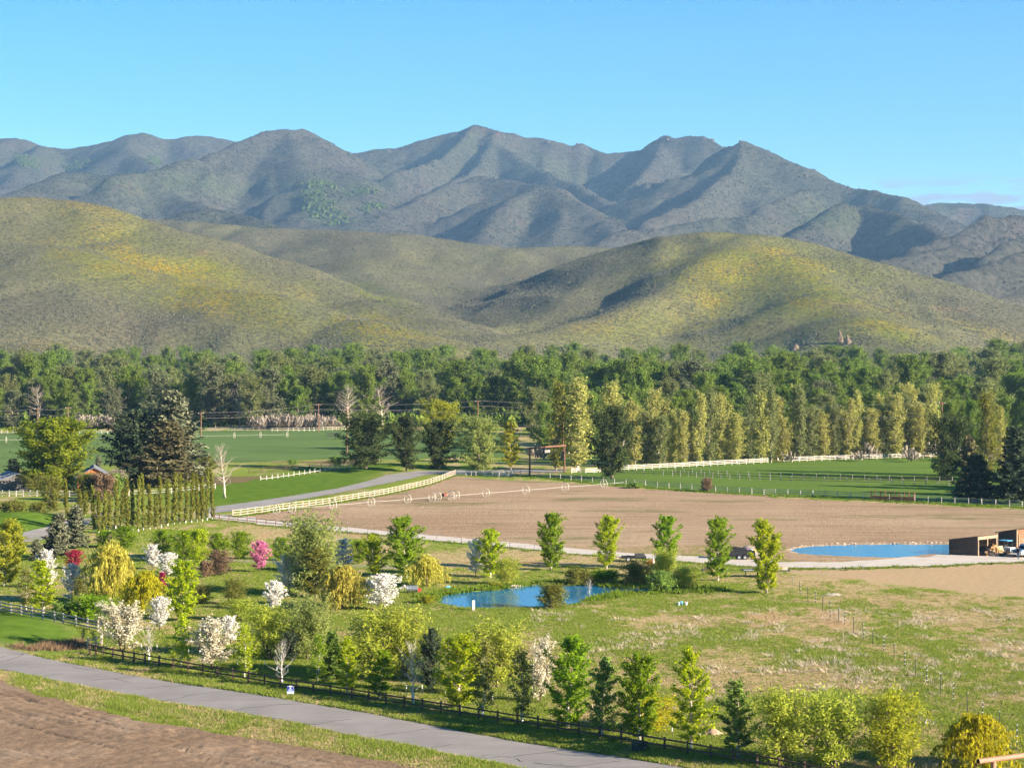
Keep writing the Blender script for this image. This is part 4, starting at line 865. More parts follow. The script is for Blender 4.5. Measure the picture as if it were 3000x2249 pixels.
# ---- garden trees (pixel of the foot, top, crown width in the photograph)
W = [
 ('maple','yellowgreen',12,1717,1522,112,'tall yellow green tree at the left picture edge above the rail fence','shade_tree',0),
 ('slim','green',52,1650,1527,34,'slim green tree right behind the yellow green tree at the left edge','shade_tree',0),
 ('spruce','spruce',110,1642,1580,44,'short grey green spruce left of the two taller garden spruces','spruce_tree',0),
 ('spruce','spruce',163,1637,1503,78,'left of the two tall blue green garden spruces','spruce_tree',0),
 ('spruce','spruce',221,1607,1480,72,'right of the two tall blue green garden spruces, beside the poplars','spruce_tree',0),
 ('blossom','white',140,1724,1608,56,'white blossoming tree in front of the left garden spruce','blossom_tree',0),
 ('blossom','crimson',215,1668,1610,56,'crimson leaved small tree below the right garden spruce','red_leaf_tree',0),
 ('slim','lime',127,1796,1640,80,'lime green tree with pale trunk behind the grey rail fence','shade_tree',0),
 ('birch','olive',78,1788,1663,56,'sparse pale trunked birch near the left end of the grey fence','birch_tree',0),
 ('blossom','white',210,1768,1650,62,'white blossoming tree just below the crimson tree','blossom_tree',0),
 ('birch','olive',231,1797,1694,62,'olive birch in front of the white blossoms below the crimson tree','birch_tree',0),
 ('weeping','straw',328,1772,1588,165,'big straw coloured weeping willow in the left garden','willow_tree',0),
 ('weeping','gold',420,1795,1672,138,'bright golden willow between the straw willow and the lime tree','willow_tree',0),
 ('shrub','green',270,1822,1742,135,'dense green bush behind the end of the grey fence','bush',0),
 ('shrub','deep',190,1812,1762,90,'dark green bush along the grey rail fence','bush',0),
 ('roundmaple','green',304,1604,1552,58,'left bright green tree in front of the columnar poplar row','shade_tree',0),
 ('roundmaple','green',367,1607,1540,72,'bright green tree directly above the straw weeping willow','shade_tree',0),
 ('roundmaple','green',478,1632,1550,72,'bright green round tree behind the bluish shaded tree','shade_tree',0),
 ('blossom','white',449,1668,1593,50,'bluish shaded blossoming tree next to a bright white one in the left garden','blossom_tree',0),
 ('blossom','white',491,1692,1618,54,'white blossoming tree touching the bluish shaded tree','blossom_tree',0),
 ('roundmaple','green',540,1640,1552,74,'darker half of the two merged round trees right of the bluish shaded tree','shade_tree',0),
 ('roundmaple','lime',582,1652,1549,70,'yellower half of the two merged round trees right of the bluish shaded tree','shade_tree',0),
 ('roundmaple','green',640,1640,1560,74,'left of the twin green trees behind the bronze sapling','shade_tree',0),
 ('roundmaple','green',704,1637,1555,64,'right of the twin green trees, nearest the magenta tree','shade_tree',0),
 ('fuzzy','bronze',642,1686,1608,58,'bronze pink sapling below the twin green trees','sapling',0),
 ('shrub','bronze',600,1690,1640,46,'purplish brown bush beside the bronze sapling','bush',0),
 ('blossom','magenta',760,1676,1583,58,'magenta blossoming tree in the middle of the garden','blossom_tree',0),
 ('maple','lime',536,1818,1640,92,'tall bright lime tree right of the golden willow','shade_tree',0),
 ('blossom','crimson',477,1742,1674,32,'small crimson tree between the golden willow and lime tree','red_leaf_tree',0),
 ('fuzzy','olive',592,1768,1712,44,'brownish olive sapling right of the tall lime tree','sapling',0),
 ('fuzzy','olive',688,1772,1690,62,'pale olive young tree on the open garden lawn','young_tree',0),
 ('fuzzy','fuzz',705,1822,1752,80,'light green willow bush in front of the pale olive young tree','willow_bush',0),
 ('blossom','white',467,1846,1747,62,'round white blossoming tree in front of the golden willow','blossom_tree',0),
 ('blossom','white',802,1792,1700,64,'white blossoming tree left of the straw weeping bush, low in the garden','blossom_tree',0),
 ('blossom','white',848,1736,1620,78,'rounded white blossoming tree between magenta tree and tall pale tree','blossom_tree',0),
 ('roundmaple','green',822,1642,1573,54,'bright green tree right of the magenta blossoming tree','shade_tree',0),
 ('fuzzy','palegreen',908,1745,1494,138,'tallest pale yellow green tree in the middle of the garden','shade_tree',0),
 ('maple','olive',925,1750,1605,80,'olive green tree standing before the tallest pale tree','shade_tree',0),
 ('slim','white',1008,1680,1577,62,'white blossoming tree at the right side of the tallest pale tree','blossom_tree',0),
 ('weeping','straw',1004,1784,1655,146,'wide weeping willow with dark underside below white blossoms','willow_tree',0),
 ('roundmaple','green',1053,1652,1582,58,'bright green tree left of the pale trunked maple near the path','shade_tree',0),
 ('maple','lime',1100,1690,1562,68,'pale trunked maple with reddish top beside the garden path','shade_tree',0),
 ('blossom','white',1120,1788,1680,102,'round white blossoming tree left of the pond','blossom_tree',0),
 ('maple','green',1193,1692,1514,110,'large green maple behind the small weeping willow by the pond','shade_tree',1),
 ('weeping','straw',1250,1718,1624,122,'yellow weeping willow at the left end of the pond','willow_tree',0),
 ('blossom','white',1394,1688,1578,56,'bluish shaded blossoming tree with dark trunk behind the pond','blossom_tree',0),
 ('maple','lime',1437,1692,1548,76,'lime green tree beside the bluish shaded tree behind the pond','shade_tree',1),
 ('fuzzy','fuzz',1486,1714,1630,64,'feathery willow bush on the far pond bank','willow_bush',0),
 ('maple','green',1615,1671,1503,75,'first green maple from the left in the row along the gravel lane','shade_tree',1),
 ('maple','lime',1777,1668,1509,79,'second maple from the left in the row along the gravel lane','shade_tree',1),
 ('maple','green',1951,1668,1509,78,'third maple from the left in the row along the gravel lane','shade_tree',1),
 ('maple','green',2104,1701,1515,80,'fourth maple in the lane row, left of the black dump trailer','shade_tree',1),
 ('maple','lime',2245,1738,1522,88,'rightmost maple in the lane row, in front of the gravel lane','shade_tree',1),
 ('shrub','olive',1692,1728,1662,82,'olive willow bush on the far pond bank in the middle','willow_bush',0),
 ('shrub','green',1775,1722,1668,110,'low green bush on the far bank below the second lane maple','bush',0),
 ('fuzzy','olive',1868,1728,1640,92,'olive willow bush on the far pond bank before the flatbed trailer','willow_bush',0),
 ('fuzzy','fuzz',1946,1716,1602,64,'pale feathery willow in front of the third lane maple','willow_bush',0),
 ('shrub','deep',1935,1732,1672,84,'dark green bush at the right end of the pond','bush',0),
 ('fuzzy','fuzz',2010,1730,1656,74,'green willow bush at the right tip of the pond','willow_bush',0),
 ('shrub','olive',1618,1782,1706,90,'round olive bush standing in the near edge of the pond','willow_bush',0),
 ('bare','bare',1726,1751,1694,32,'small leafless pale shrub on the near pond bank','bare_shrub',0),
 ('shrub','yellowgreen',1450,1722,1706,44,'low yellow green plant clump by the pond stones','plant',0),
 ('shrub','yellowgreen',1250,1768,1742,50,'low yellow green plant clump at the left pond end','plant',0),
 ('bushblossom','cream',358,1908,1760,126,'big cream white blossoming tree at the corner of the dark roadside fence','blossom_tree',0),
 ('bare','bare',437,1934,1821,54,'small leafless tree right of the big cream blossoming tree','bare_tree',1),
 ('birch','lime',529,1958,1800,66,'sparse birch between the leafless tree and the second cream blossoming tree','birch_tree',0),
 ('bushblossom','cream',620,1962,1806,118,'second big cream blossoming tree along the roadside fence','blossom_tree',0),
 ('blossom','white',676,1884,1802,60,'white blossoming tree behind the second big cream blossoming tree','blossom_tree',0),
 ('birch','lime',719,1990,1826,76,'lime birch right of the second cream blossoming tree','birch_tree',0),
 ('fuzzy','fuzz',785,1928,1766,116,'olive feathery willow behind the blue yard sign','willow_bush',0),
 ('fuzzy','palegreen',903,1932,1742,116,'tall pale feathery willow right behind the leafless tree by the sign','willow_bush',0),
 ('bare','bare',826,2004,1864,66,'leafless white tree behind the blue yard sign','bare_tree',1),
 ('pine','darkpine',850,1938,1850,54,'small dark pine behind the leafless tree by the sign','pine_tree',0),
 ('spruce','deep',980,1992,1846,68,'dark grey green conifer right of the tall pale willow','conifer',0),
 ('birch','green',930,1999,1858,66,'white trunked birch in front of the tall pale willow','birch_tree',0),
 ('slim','lime',1018,2031,1866,66,'lime young tree right of the dark grey green conifer','young_tree',0),
 ('fuzzy','fuzz',1100,1990,1780,150,'left of the two big feathery willows behind the roadside fence','willow_bush',0),
 ('fuzzy','fuzz',1182,1988,1772,130,'right of the two big feathery willows behind the roadside fence','willow_bush',0),
 ('slim','green',1111,2046,1902,82,'green young tree below the two big feathery willows','young_tree',0),
 ('bare','bare',1211,2062,1870,88,'tall leafless white tree in the middle of the roadside row','bare_tree',1),
 ('pine','darkpine',1260,2032,1838,80,'dark pine right of the tall leafless tree','pine_tree',0),
 ('maple','lime',1347,2077,1860,142,'wide bright lime maple in the middle of the roadside row','shade_tree',1),
 ('fuzzy','fuzz',1450,2012,1812,150,'feathery willow behind the wide lime maple','willow_bush',0),
 ('birch','olive',1414,2099,1872,78,'slender olive birch at the right side of the wide lime maple','birch_tree',1),
 ('birch','olive',1530,2117,1888,84,'white trunked birch left of the cream flecked tree','birch_tree',1),
 ('bushblossom','cream',1582,2058,1864,84,'cream flecked green tree behind the birch and green maple','blossom_tree',0),
 ('maple','green',1663,2133,1864,136,'big green maple right of the cream flecked tree','shade_tree',1),
 ('slim','deep',1764,2156,1924,92,'dark green young tree between the two roadside maples','young_tree',1),
 ('maple','green',1873,2171,1914,120,'green maple in front of the golden bush','shade_tree',1),
 ('fuzzy','gold',1905,2140,2032,150,'golden feathery bush behind a roadside maple','willow_bush',0),
 ('slim','lime',2025,2196,1894,116,'tall slim green maple right of the golden bush','shade_tree',1),
 ('slim','deep',2161,2222,1988,104,'dark sparse young tree right of the tall slim maple','young_tree',1),
 ('fuzzy','fuzz',2290,2246,2008,148,'leftmost of three feathery willow bushes at the lower right','willow_bush',0),
 ('fuzzy','fuzz',2440,2252,2012,156,'middle of three feathery willow bushes at the lower right','willow_bush',0),
 ('fuzzy','yellowgreen',2616,2258,2014,158,'rightmost and yellowest of three feathery willow bushes at the lower right','willow_bush',0),
 ('weeping','gold',2858,2248,2088,222,'golden weeping willow at the lower right behind the rusty pipe','willow_tree',0),
 # yard and background
 ('bigmaple','mapleold',156,1432,1226,232,'huge round green maple at the left beside the orange gabled house','maple_tree',0),
 ('pine','darkpine',388,1412,1204,176,'dark pine left of the tall spruce by the house','pine_tree',0),
 ('bigspruce','spruce',497,1412,1148,205,'tallest grey green spruce by the house','spruce_tree',0),
 ('bigspruce','brownpine',468,1428,1234,190,'brown tinged spruce in front of the tallest spruce','spruce_tree',0),
 ('barebig','bare',658,1457,1292,82,'leafless grey tree on the lawn beside the driveway','bare_tree',0),
 ('spruce','spruce',287,1378,1334,24,'tiny blue spruce behind the orange gabled house','spruce_tree',0),
 ('spruce','darkpine',40,1404,1344,60,'dark spruce behind the shaded house at the far left','spruce_tree',0),
 ('shrub','olive',38,1524,1465,88,'wide olive hedge bush at the left edge of the yard','bush',0),
 ('shrub','olive',112,1514,1470,58,'smaller olive bush right of the wide hedge bush','bush',0),
 ('broad','olive',150,1496,1394,74,'olive tree in front of the huge round maple','shade_tree',0),
 ('shrub','bronze',292,1446,1388,56,'brownish bush before the orange gabled house','bush',0),
 ('shrub','brush',345,1432,1374,56,'pale grey bush between house and poplars','bush',0),
 ('shrub','bronze',408,1410,1352,70,'purplish bush under the dark pine','bush',0),
 ('broad','olive',600,1400,1335,80,'low olive tree right of the tall spruce','shade_tree',0),
 ('broad','darkleaf',1072,1372,1212,172,'big dark green tree at the top of the driveway lawn','shade_tree',0),
 ('broad','darkleaf',1190,1378,1214,92,'grey green tree right of the big dark tree by the driveway','shade_tree',0),
 ('broad','darkleaf',1285,1375,1226,108,'dark tree with pale trunks where the driveway ends','shade_tree',0),
 ('broad','yellowgreen',1290,1322,1172,124,'yellow green willow behind the dark driveway trees','willow_tree',0),
 ('broad','palegreen',1402,1378,1218,132,'pale green spreading tree right of the driveway end','shade_tree',0),
 ('slim','yellowgreen',1497,1376,1230,68,'yellow topped narrow tree left of the ranch gate','shade_tree',0),
 ('shrub','deep',984,1364,1335,56,'dark bush left of the big dark green tree','bush',0),
 ('shrub','deep',858,1362,1344,34,'small dark bush on the weedy strip','bush',0),
 ('poplar','lombardy',1629,1378,1116,62,'dark narrow poplar behind the ranch gate','poplar_tree',0),
 ('poplar','poplar',1690,1378,1108,104,'broad sunlit poplar right of the ranch gate','poplar_tree',0),
 ('poplar','poplar',1790,1366,1118,86,'sparse poplar behind the dark tree right of the gate','poplar_tree',0),
 ('broad','darkleaf',1792,1402,1188,158,'dark leafy tree with pale trunk right of the ranch gate','shade_tree',0),
 ('shrub','bronze',2072,1440,1398,36,'reddish brown bush on the lower pasture fence','bush',0),
 ('shrub','deep',1860,1430,1412,50,'low green bush at the end of the irrigation pipe','bush',0),
 ('broad','darkleaf',2779,1404,1212,128,'round green tree at the right end of the pasture','shade_tree',0),
 ('poplar','lombardy',2888,1398,1148,72,'dark columnar poplar among the right spruces','poplar_tree',0),
 ('poplar','poplar',2932,1396,1190,34,'thin pale poplar between the right spruces','poplar_tree',0),
 ('spruce','brownpine',2842,1436,1278,76,'brown tinged spruce left of the columnar poplar','spruce_tree',0),
 ('bigspruce','darkpine',2864,1468,1332,132,'dark spruce in front of the round green tree','spruce_tree',0),
 ('bigspruce','darkpine',2974,1474,1252,142,'dark spruce at the right picture edge','spruce_tree',0),
 ('bigspruce','darkpine',3090,1460,1260,130,'dark spruce just outside the right picture edge','spruce_tree',0),
 ('bigspruce','darkpine',3190,1440,1230,140,'second dark spruce outside the right picture edge','spruce_tree',0),
 ('bigspruce','darkpine',3260,1415,1200,140,'third dark spruce outside the right picture edge','spruce_tree',0),
 ('broad','darkleaf',3340,1450,1240,170,'broad dark tree outside the right picture edge','shade_tree',0),
 ('shrub','olive',252,1468,1382,76,'large olive bush hiding the left half of the orange gabled house','bush',0),
 ('shrub','bronze',300,1470,1384,78,'large brownish bush hiding the front of the orange gabled house','bush',0),
 ('shrub','deep',340,1464,1386,64,'dark green bush at the right corner of the orange gabled house','bush',0),
 ('shrub','bronze',262,1452,1392,62,'brown bush under the left eave of the orange gabled house','bush',0),
 ('shrub','olive',318,1450,1400,54,'olive bush under the right eave of the orange gabled house','bush',0),
 ('broad','olive',95,1440,1385,70,'low olive tree in front of the dark shaded house','shade_tree',0),
 ('spruce','spruce',2990,1410,1262,90,'grey tipped spruce behind the dark spruce at the right edge','spruce_tree',0),
]
for (kind, leaf, px, yb, yt, w, lab, nm, g) in W:
    cat = {'shade_tree':'tree','blossom_tree':'tree','spruce_tree':'spruce','willow_tree':'willow','willow_bush':'willow','bush':'bush','birch_tree':'birch','plant':'plant'}.get(nm,'tree')
    plant(kind, leaf, px, yb, yt, w, lab, nm, cat, guard=bool(g))

_O1 = ['','first','second','third','fourth','fifth','sixth','seventh','eighth','ninth','tenth','eleventh','twelfth','thirteenth','fourteenth','fifteenth','sixteenth','seventeenth','eighteenth','nineteenth']
_O2 = {20:'twentieth',30:'thirtieth',40:'fortieth'}; _O3 = {20:'twenty ',30:'thirty ',40:'forty '}
ORDN = [(_O1[k] if k < 20 else _O2[k] if k % 10 == 0 else _O3[k//10*10]+_O1[k%10]) for k in range(1,50)]
# ---- the row of columnar poplars by the yard
rg = random.Random(11)
for i, (x, y0, y1) in enumerate([(575,745,1105),(690,830,1010),(735,850,1060),(815,800,1205),(855,850,1215),(900,840,1212),(945,860,1195),(1000,760,1176),(1050,820,1155),(1100,740,1180),(1150,780,1195),(1195,720,1200),(1240,700,1185),(1295,790,1180),(1345,870,1172),(1395,720,1166),(1450,740,1150),(1505,690,1142),(1555,700,1135),(1605,760,1128),(1655,690,1122),(1705,700,1116),(1750,720,1112),(1790,650,1102),(1835,660,1094)]):
    a, b_ = T('A1',x,y1), T('A1',x,y0)
    plant('lombardy','lombardy',a[0],a[1],b_[1],rg.uniform(17,22),'%s narrow columnar poplar from the left in the planted row' % ORDN[i],'columnar_poplar','poplar','columnar poplars beside the yard', guard=True)
# ---- the tall poplar row behind the pasture
for i in range(49):
    px = 1862 + i*18.2 + rg.uniform(-7,7); base = 1372 - (px-1862)*.0375 - (7 if i % 2 else 1)
    plant('poplar', 'poplar' if rg.random() < .7 else 'cotton2', px, base-rg.uniform(0,5), 1172+rg.uniform(-40,50)-(px-1862)*.012, rg.uniform(38,64), '%s tall half leafed poplar from the left behind the white pasture fence' % ORDN[i], 'tall_poplar', 'poplar', 'poplars behind the pasture')
# ---- the cottonwood belt
rf = random.Random(21); nfor = 0
for i, (px, yt) in enumerate([(112,1120),(240,1125),(330,1130),(700,1100),(1020,1120),(1120,1125)]):
    D = 737+rf.uniform(-6,8); p = Vector(((px-CX)/FPX*D, D, 0)); s = FPX/D
    plant('barebig','bare',px,1006+CAM_H*s,yt,80,'%s pale leafless tree from the left along the cottonwood edge' % ORDN[sorted([112,240,330,700,1020,1120]).index(px)],'bare_tree','tree','leafless trees along the cottonwood edge',P=p)
def cottonwood(px, D, h, wfac=1.0):
    global nfor
    p = Vector(((px-CX)/FPX*D, D, 0)); s = FPX/D
    leaf = rf.choices(['cotton','cotton2','cotton3'], [.72,.24,.04] if px > 1150 else [.45,.45,.10])[0]
    w = h*s*rf.uniform(.42,.64)*wfac
    look = {'cotton':'deep green','cotton2':'olive green','cotton3':'grey half leafed'}[leaf]
    where = 'front edge' if D < 765 else 'middle' if D < 1000 else 'back'
    side = 'behind the hay field' if px < 1150 else 'behind the driveway trees' if px < 1600 else 'behind the poplar row'
    if D < 700: where = 'near rows'
    plant('cottonwood', leaf, px, 1000+h*s, 1000, w, '%s cottonwood in the %s of the tree belt %s' % (look, where, side), 'cottonwood_tree', 'tree', 'cottonwoods: %s, %s, %s' % (look, where, side), P=p)
    nfor += 1
for D, sp, h0 in ((738,56,21),(790,60,22),(860,62,23),(960,64,24)):
    px = -200 + rf.uniform(0,30)
    while px < 3150:
        h = h0*rf.choice([rf.uniform(.62,.85),rf.uniform(.8,1.0),rf.uniform(.9,1.15)]) + (2.0 if px > 1500 else 0)
        if not (D < 760 and 1080 < px < 1520): cottonwood(px, D*rf.uniform(.975,1.025), h)
        px += sp*rf.uniform(.65,1.35)
for D, h0 in ((560,14),(610,16),(670,19)):
    px = 1560 + rf.uniform(0,40)
    while px < 3150:
        cottonwood(px, D*rf.uniform(.97,1.03), h0*rf.uniform(.8,1.15)); px += 84*rf.uniform(.7,1.3)

# ---- the back of the belt, of which only a mass of tops shows
BP = []; BS = []
for D, sp, h0 in ((1080,66,25),(1230,62,27),(1320,60,27)):
    px = -400
    while px < 3400:
        h = h0*rf.choice([rf.uniform(.62,.85),rf.uniform(.8,1.0),rf.uniform(.9,1.15)]) + (2.0 if px > 1500 else 0)
        r = h*rf.uniform(.42,.64)/2; BP.append(((px-CX)/FPX*D, D*rf.uniform(.975,1.025), 0.0)); BS.append((r, r, h)); px += sp*rf.uniform(.65,1.35)
bp = []
for k, leaf in enumerate(('cotton','cotton','cotton2','cotton')):
    tm, cm, H0, R0 = proto('cottonwood', leaf, k); me = cm.copy(); co = np.empty(len(me.vertices)*3, np.float32); me.vertices.foreach_get('co', co); co = co.reshape(-1,3)/np.array([R0,R0,H0],np.float32); me.vertices.foreach_set('co', co.ravel()); me.update(); bp.append(me)
scatter('cottonwood_mass', np.array(BP), bp, np.array(BS), 'merged mass of cottonwood tops at the back of the tree belt', 'trees')
print('COTTON', nfor)
# ------------------------------------------------------------------ fences
wood_dark = simple('weathered_brown_wood', (.095,.062,.042), .85, .4, 4, bump=.3)
wood_tan = simple('tan_wood', (.52,.41,.315), .8, .2, 4)
wood_grey = simple('silvered_wood', (.26,.25,.235), .85, .25, 4)
paint_white = simple('white_fence_paint', (.56,.51,.45), .6, .14, 3)
wood_red = simple('red_brown_wood', (.20,.075,.048), .8, .3, 4)
steel_grey = simple('galvanised_steel', (.50,.51,.52), .45, .12, 5, metal=.6, spec=.5)
steel_dark = simple('dark_steel', (.045,.043,.045), .6, .3, 5, spec=.3)
wood_roof_dark = simple('dark_roof_wood', (.075,.048,.038), .85, .3, 3)
_um = {}
def unit_box(mat):
    if mat.name not in _um:
        me = MB().box((.5,0,0),(1,1,1)).mesh('board'); me.materials.append(mat); _um[mat.name] = me
    return _um[mat.name]
def beam(name, a, b, w, h, mat, parent):
    """a straight board from a to b (world), sharing one mesh"""
    a = Vector(a); b = Vector(b); d = b-a; L = d.length
    o = bpy.data.objects.new(name, unit_box(mat)); C.objects.link(o); o.parent = parent
    o.location = a - (parent.location if parent else Vector()); o.scale = (L, w, h)
    o.rotation_euler = (0, -math.atan2(d.z, math.hypot(d.x,d.y)), math.atan2(d.y,d.x))
    return o
def fence(pts, ph, pw, rails, rw, rh, pmat, rmat, label, name='rail_fence', every=1, double=False, panel=None):
    """pts: places of the posts"""
    root = empty(name, pts[0]); tag(root, label, 'fence')
    rg = random.Random(len(pts)); tops = []
    pm = MB().box((0,0,.5),(1,1,1)).mesh('post'); pm.materials.append(pmat)
    for p in pts:
        o = bpy.data.objects.new('post', pm); C.objects.link(o); o.parent = root
        o.location = p - root.location - Vector((0,0,.08)); o.scale = (pw, pw, ph*rg.uniform(.97,1.04)+.08); o.rotation_euler = (rg.gauss(0,.012), rg.gauss(0,.012), rg.uniform(-.2,.2))
    for a, b in zip(pts, pts[1:]):
        for r in rails:
            za, zb = r+rg.gauss(0,.012), r+rg.gauss(0,.012)
            d = (b-a); d.normalize(); sd = Vector((d.y,-d.x,0))*(pw*.5+rw*.35)
            beam('rail', a+Vector((0,0,za))+sd-d*.04, b+Vector((0,0,zb))+sd+d*.04, rw, rh, rmat, root)
    return root
def along_px(pts, n):
    """n places evenly spaced on the ground along a pixel polyline"""
    P = resample([tuple(G(*p))[:2] for p in pts], n); return [Vector((x,y,gz(x,y))) for x, y in P]
# roadside fence: smooth line through the feet of the posts
feet = TT('B1',[(775,610),(828,632),(895,655),(975,683),(1063,700),(1157,722),(1255,750),(1375,770),(1497,795),(1625,815),(1750,835),(1880,855),(2012,870),(2148,888)])+TT('B2',[(75,910),(210,935),(350,955),(495,980),(645,1000),(828,1025),(975,1050),(1122,1080),(1283,1110),(1437,1138),(1597,1160),(1760,1182),(1922,1212),(2090,1245)])+TT('B3',[(48,1262),(222,1290),(397,1332),(577,1358),(758,1392),(945,1420),(1130,1450),(1320,1485),(1517,1520),(1715,1552),(1912,1588),(2120,1625)])+TT('B4',[(100,1665),(318,1705),(560,1750),(800,1800)])
fx = np.array([p[0] for p in feet]); fy = np.array([p[1] for p in feet]); pc = np.polyfit(fx-900, fy, 3)
feet = [(x, float(np.polyval(pc, x-900))) for x in fx]
fence([G(*p) for p in feet], 1.12, .15, (.50,.95), .06, .12, wood_dark, wood_dark, 'dark brown two rail wooden fence along the road')
fence([G(*p) for p in TT('B1',[(-95,248),(5,268),(97,288),(185,302),(277,322),(368,340),(470,360),(547,376),(655,398),(757,420),(848,440)])], 1.15, .13, (.28,.62,.98), .05, .13, wood_grey, wood_grey, 'silvery grey three rail fence beside the lower left lawn')
fence([G(*p) for p in TT('B1',[(760,600),(828,585),(880,560),(850,448)])], 1.25, .14, (.45,.95), .05, .13, bark_pale, bark_pale, 'short pale wooden fence corner joining grey and dark fences')
tanp = TT('A1',[(2010,1072),(2078,1066),(2140,1058),(2205,1048)])+TT('A2',[(55,1042),(115,1033),(172,1023),(232,1014),(290,1006),(345,997),(405,993),(460,986),(518,978),(577,972),(632,963),(685,953),(737,944),(787,936),(837,927),(888,919),(937,911),(982,905),(1025,898),(1067,890),(1105,884),(1143,876),(1175,869),(1208,862),(1243,854),(1272,847),(1303,840),(1330,833),(1357,827),(1387,821),(1418,814),(1452,806),(1483,798),(1512,789),(1535,782),(1558,774),(1583,765),(1610,755),(1630,746),(1652,738),(1667,731),(1684,725),(1702,719),(1720,713)])
fence([G(*p) for p in tanp], 1.25, .17, (.32,.74,1.14), .04, .085, wood_tan, wood_tan, 'tan three rail fence between driveway and ploughed field')
fence([G(*p) for p in TT('A1',[(1855,1098),(1895,1104),(1977,1110),(2055,1118),(2135,1126)])+TT('A2',[(5,1136),(87,1144),(170,1152),(255,1160),(330,1168)])], 1.0, .10, (.45,.92), .05, .09, wood_red, wood_red, 'thin red brown rail fence along the start of the gravel lane')
fence([G(*p) for p in TT('A2',[(1816,712),(1860,714),(1900,716),(1976,722),(2044,726),(2100,728),(2180,728)])+TT('A3',[(20,716)])], 1.1, .14, (.40,.75,1.05), .05, .13, paint_white, paint_white, 'short white fence beside the metal gate at the field top')
fence([G(*p) for p in TT('A2',[(40,757),(92,753),(140,746),(190,740),(238,733),(283,727),(328,719),(376,713),(420,706),(465,699),(508,691),(553,685),(597,677),(638,673),(682,668),(725,663),(765,660),(810,656)])], 1.0, .16, (.35,), .04, .08, paint_white, paint_white, 'line of white posts above the driveway lawn')
fence([G(*p) for p in TT('A1',[(-60,890),(20,892),(80,894),(140,894),(202,893),(262,894),(320,896),(400,897),(500,897),(600,897),(690,898),(760,899),(840,898),(960,897),(1040,895),(1115,893),(1200,890),(1280,887),(1370,882),(1480,872),(1600,858),(1720,845),(1860,830)])], 1.15, .15, (.45,.95), .05, .13, paint_white, wood_grey, 'weathered white post fence behind the columnar poplars')
fence([G(*p) for p in TT('A3',[(515,696),(590,694),(636,697),(708,695),(770,690)])], 1.2, .15, (.35,.72,1.08), .05, .13, paint_white, paint_white, 'short white rail fence right of the ranch gate')
fence(along_px([(1819,1380),(2000,1370.5),(2130,1363),(2250,1357)], 21), 1.4, .15, (.50,.90,1.26), .05, .11, paint_white, paint_white, 'left stretch of the white three rail fence before the poplars')
fence(along_px([(2299,1354.5),(2400,1350.5),(2500,1347.5),(2725,1341),(2840,1338)], 25), 1.4, .15, (.50,.90,1.26), .05, .11, paint_white, paint_white, 'right stretch of the white three rail fence before the poplars')
fence(along_px([(1800,1388),(1960,1393),(2130,1404),(2284,1410),(2406,1413.5),(2575,1418),(2758,1423),(2850,1424)], 36), 1.25, .13, (.45,.90), .05, .10, wood_grey, wood_dark, 'nearer of the two parallel cross fences in the pasture')
fence(along_px([(1980,1385),(2130,1395),(2303,1402),(2460,1406),(2630,1410),(2790,1413)], 26), 1.25, .13, (.45,.90), .05, .10, wood_grey, wood_dark, 'farther of the two parallel cross fences in the pasture')
lowf = TT('A3',[(-60,712),(75,716),(240,728),(330,738),(420,745),(510,757),(600,768),(695,778),(790,785),(885,792),(985,800),(1060,806),(1155,808),(1257,824),(1357,828),(1455,836),(1555,842),(1655,850),(1760,858),(1862,866),(1965,870),(2072,877),(2177,882)])+TT('A4',[(65,884),(170,888),(280,892),(387,896),(493,900),(600,906),(710,912),(825,918),(933,928),(1050,932),(1155,938),(1270,942),(1385,948),(1500,954),(1615,960),(1733,966),(1847,972),(1968,978),(2087,984),(2195,990),(2310,996)])
fence([G(*p) for p in lowf], 1.25, .13, (.40,.78,1.15), .05, .10, paint_white, wood_grey, 'long grey white rail fence between pasture and ploughed field')
fence([G(*p) for p in TT('A2',[(-60,694),(50,690),(150,684),(255,677),(358,671),(460,667),(563,661),(640,656)])], 1.4, .12, (.4,.8,1.2), .05, .06, wood_dark, wood_dark, 'brown pipe fence along the weedy strip')
fence(along_px(TT('A1',[(-40,356),(400,352),(760,358),(980,354)]), 22), 1.3, .12, (.5,1.1), .05, .06, paint_white, paint_white, 'far white fence behind the huge maple')
fence(along_px(TT('A2',[(140,338),(460,334),(600,330),(850,322)]), 18), 1.4, .13, (.5,1.2), .05, .07, paint_white, paint_white, 'far white fence in front of the tan brush')
fence(along_px(TT('A1',[(1700,332),(2212,330)])+TT('A2',[(130,332)]), 13), 1.2, .12, (.5,1.0), .05, .08, wood_grey, wood_grey, 'far grey wire fence right of the tall spruce')
fence(along_px(TT('A2',[(612,388),(708,388)]), 6), 1.6, .14, (.5,1.0,1.45), .06, .12, steel_dark, steel_dark, 'small dark gate panel in the hay field', 'field_gate')
fence(along_px(TT('A4',[(890,934),(1010,938),(1130,942),(1262,946)]), 10), 2.1, .14, (.5,.9), .06, .22, wood_red, wood_red, 'dark red corral behind the long pasture fence', 'corral')
# galvanised tube gate
a, b_ = G(*T('A2',1722,714)), G(*T('A2',1812,714))
gt = empty('tube_gate', a); tag(gt, 'galvanised tube gate at the top of the tan fence', 'gate')
for z in (.25,.5,.75,1.0,1.25): beam('bar', a+Vector((0,0,z)), b_+Vector((0,0,z)), .06, .06, steel_grey, gt)
for t in (0,.5,1.0):
    p = a.lerp(b_, t); beam('upright', p+Vector((0,0,.15)), p+Vector((0,.001,1.32)), .06, .06, steel_grey, gt)

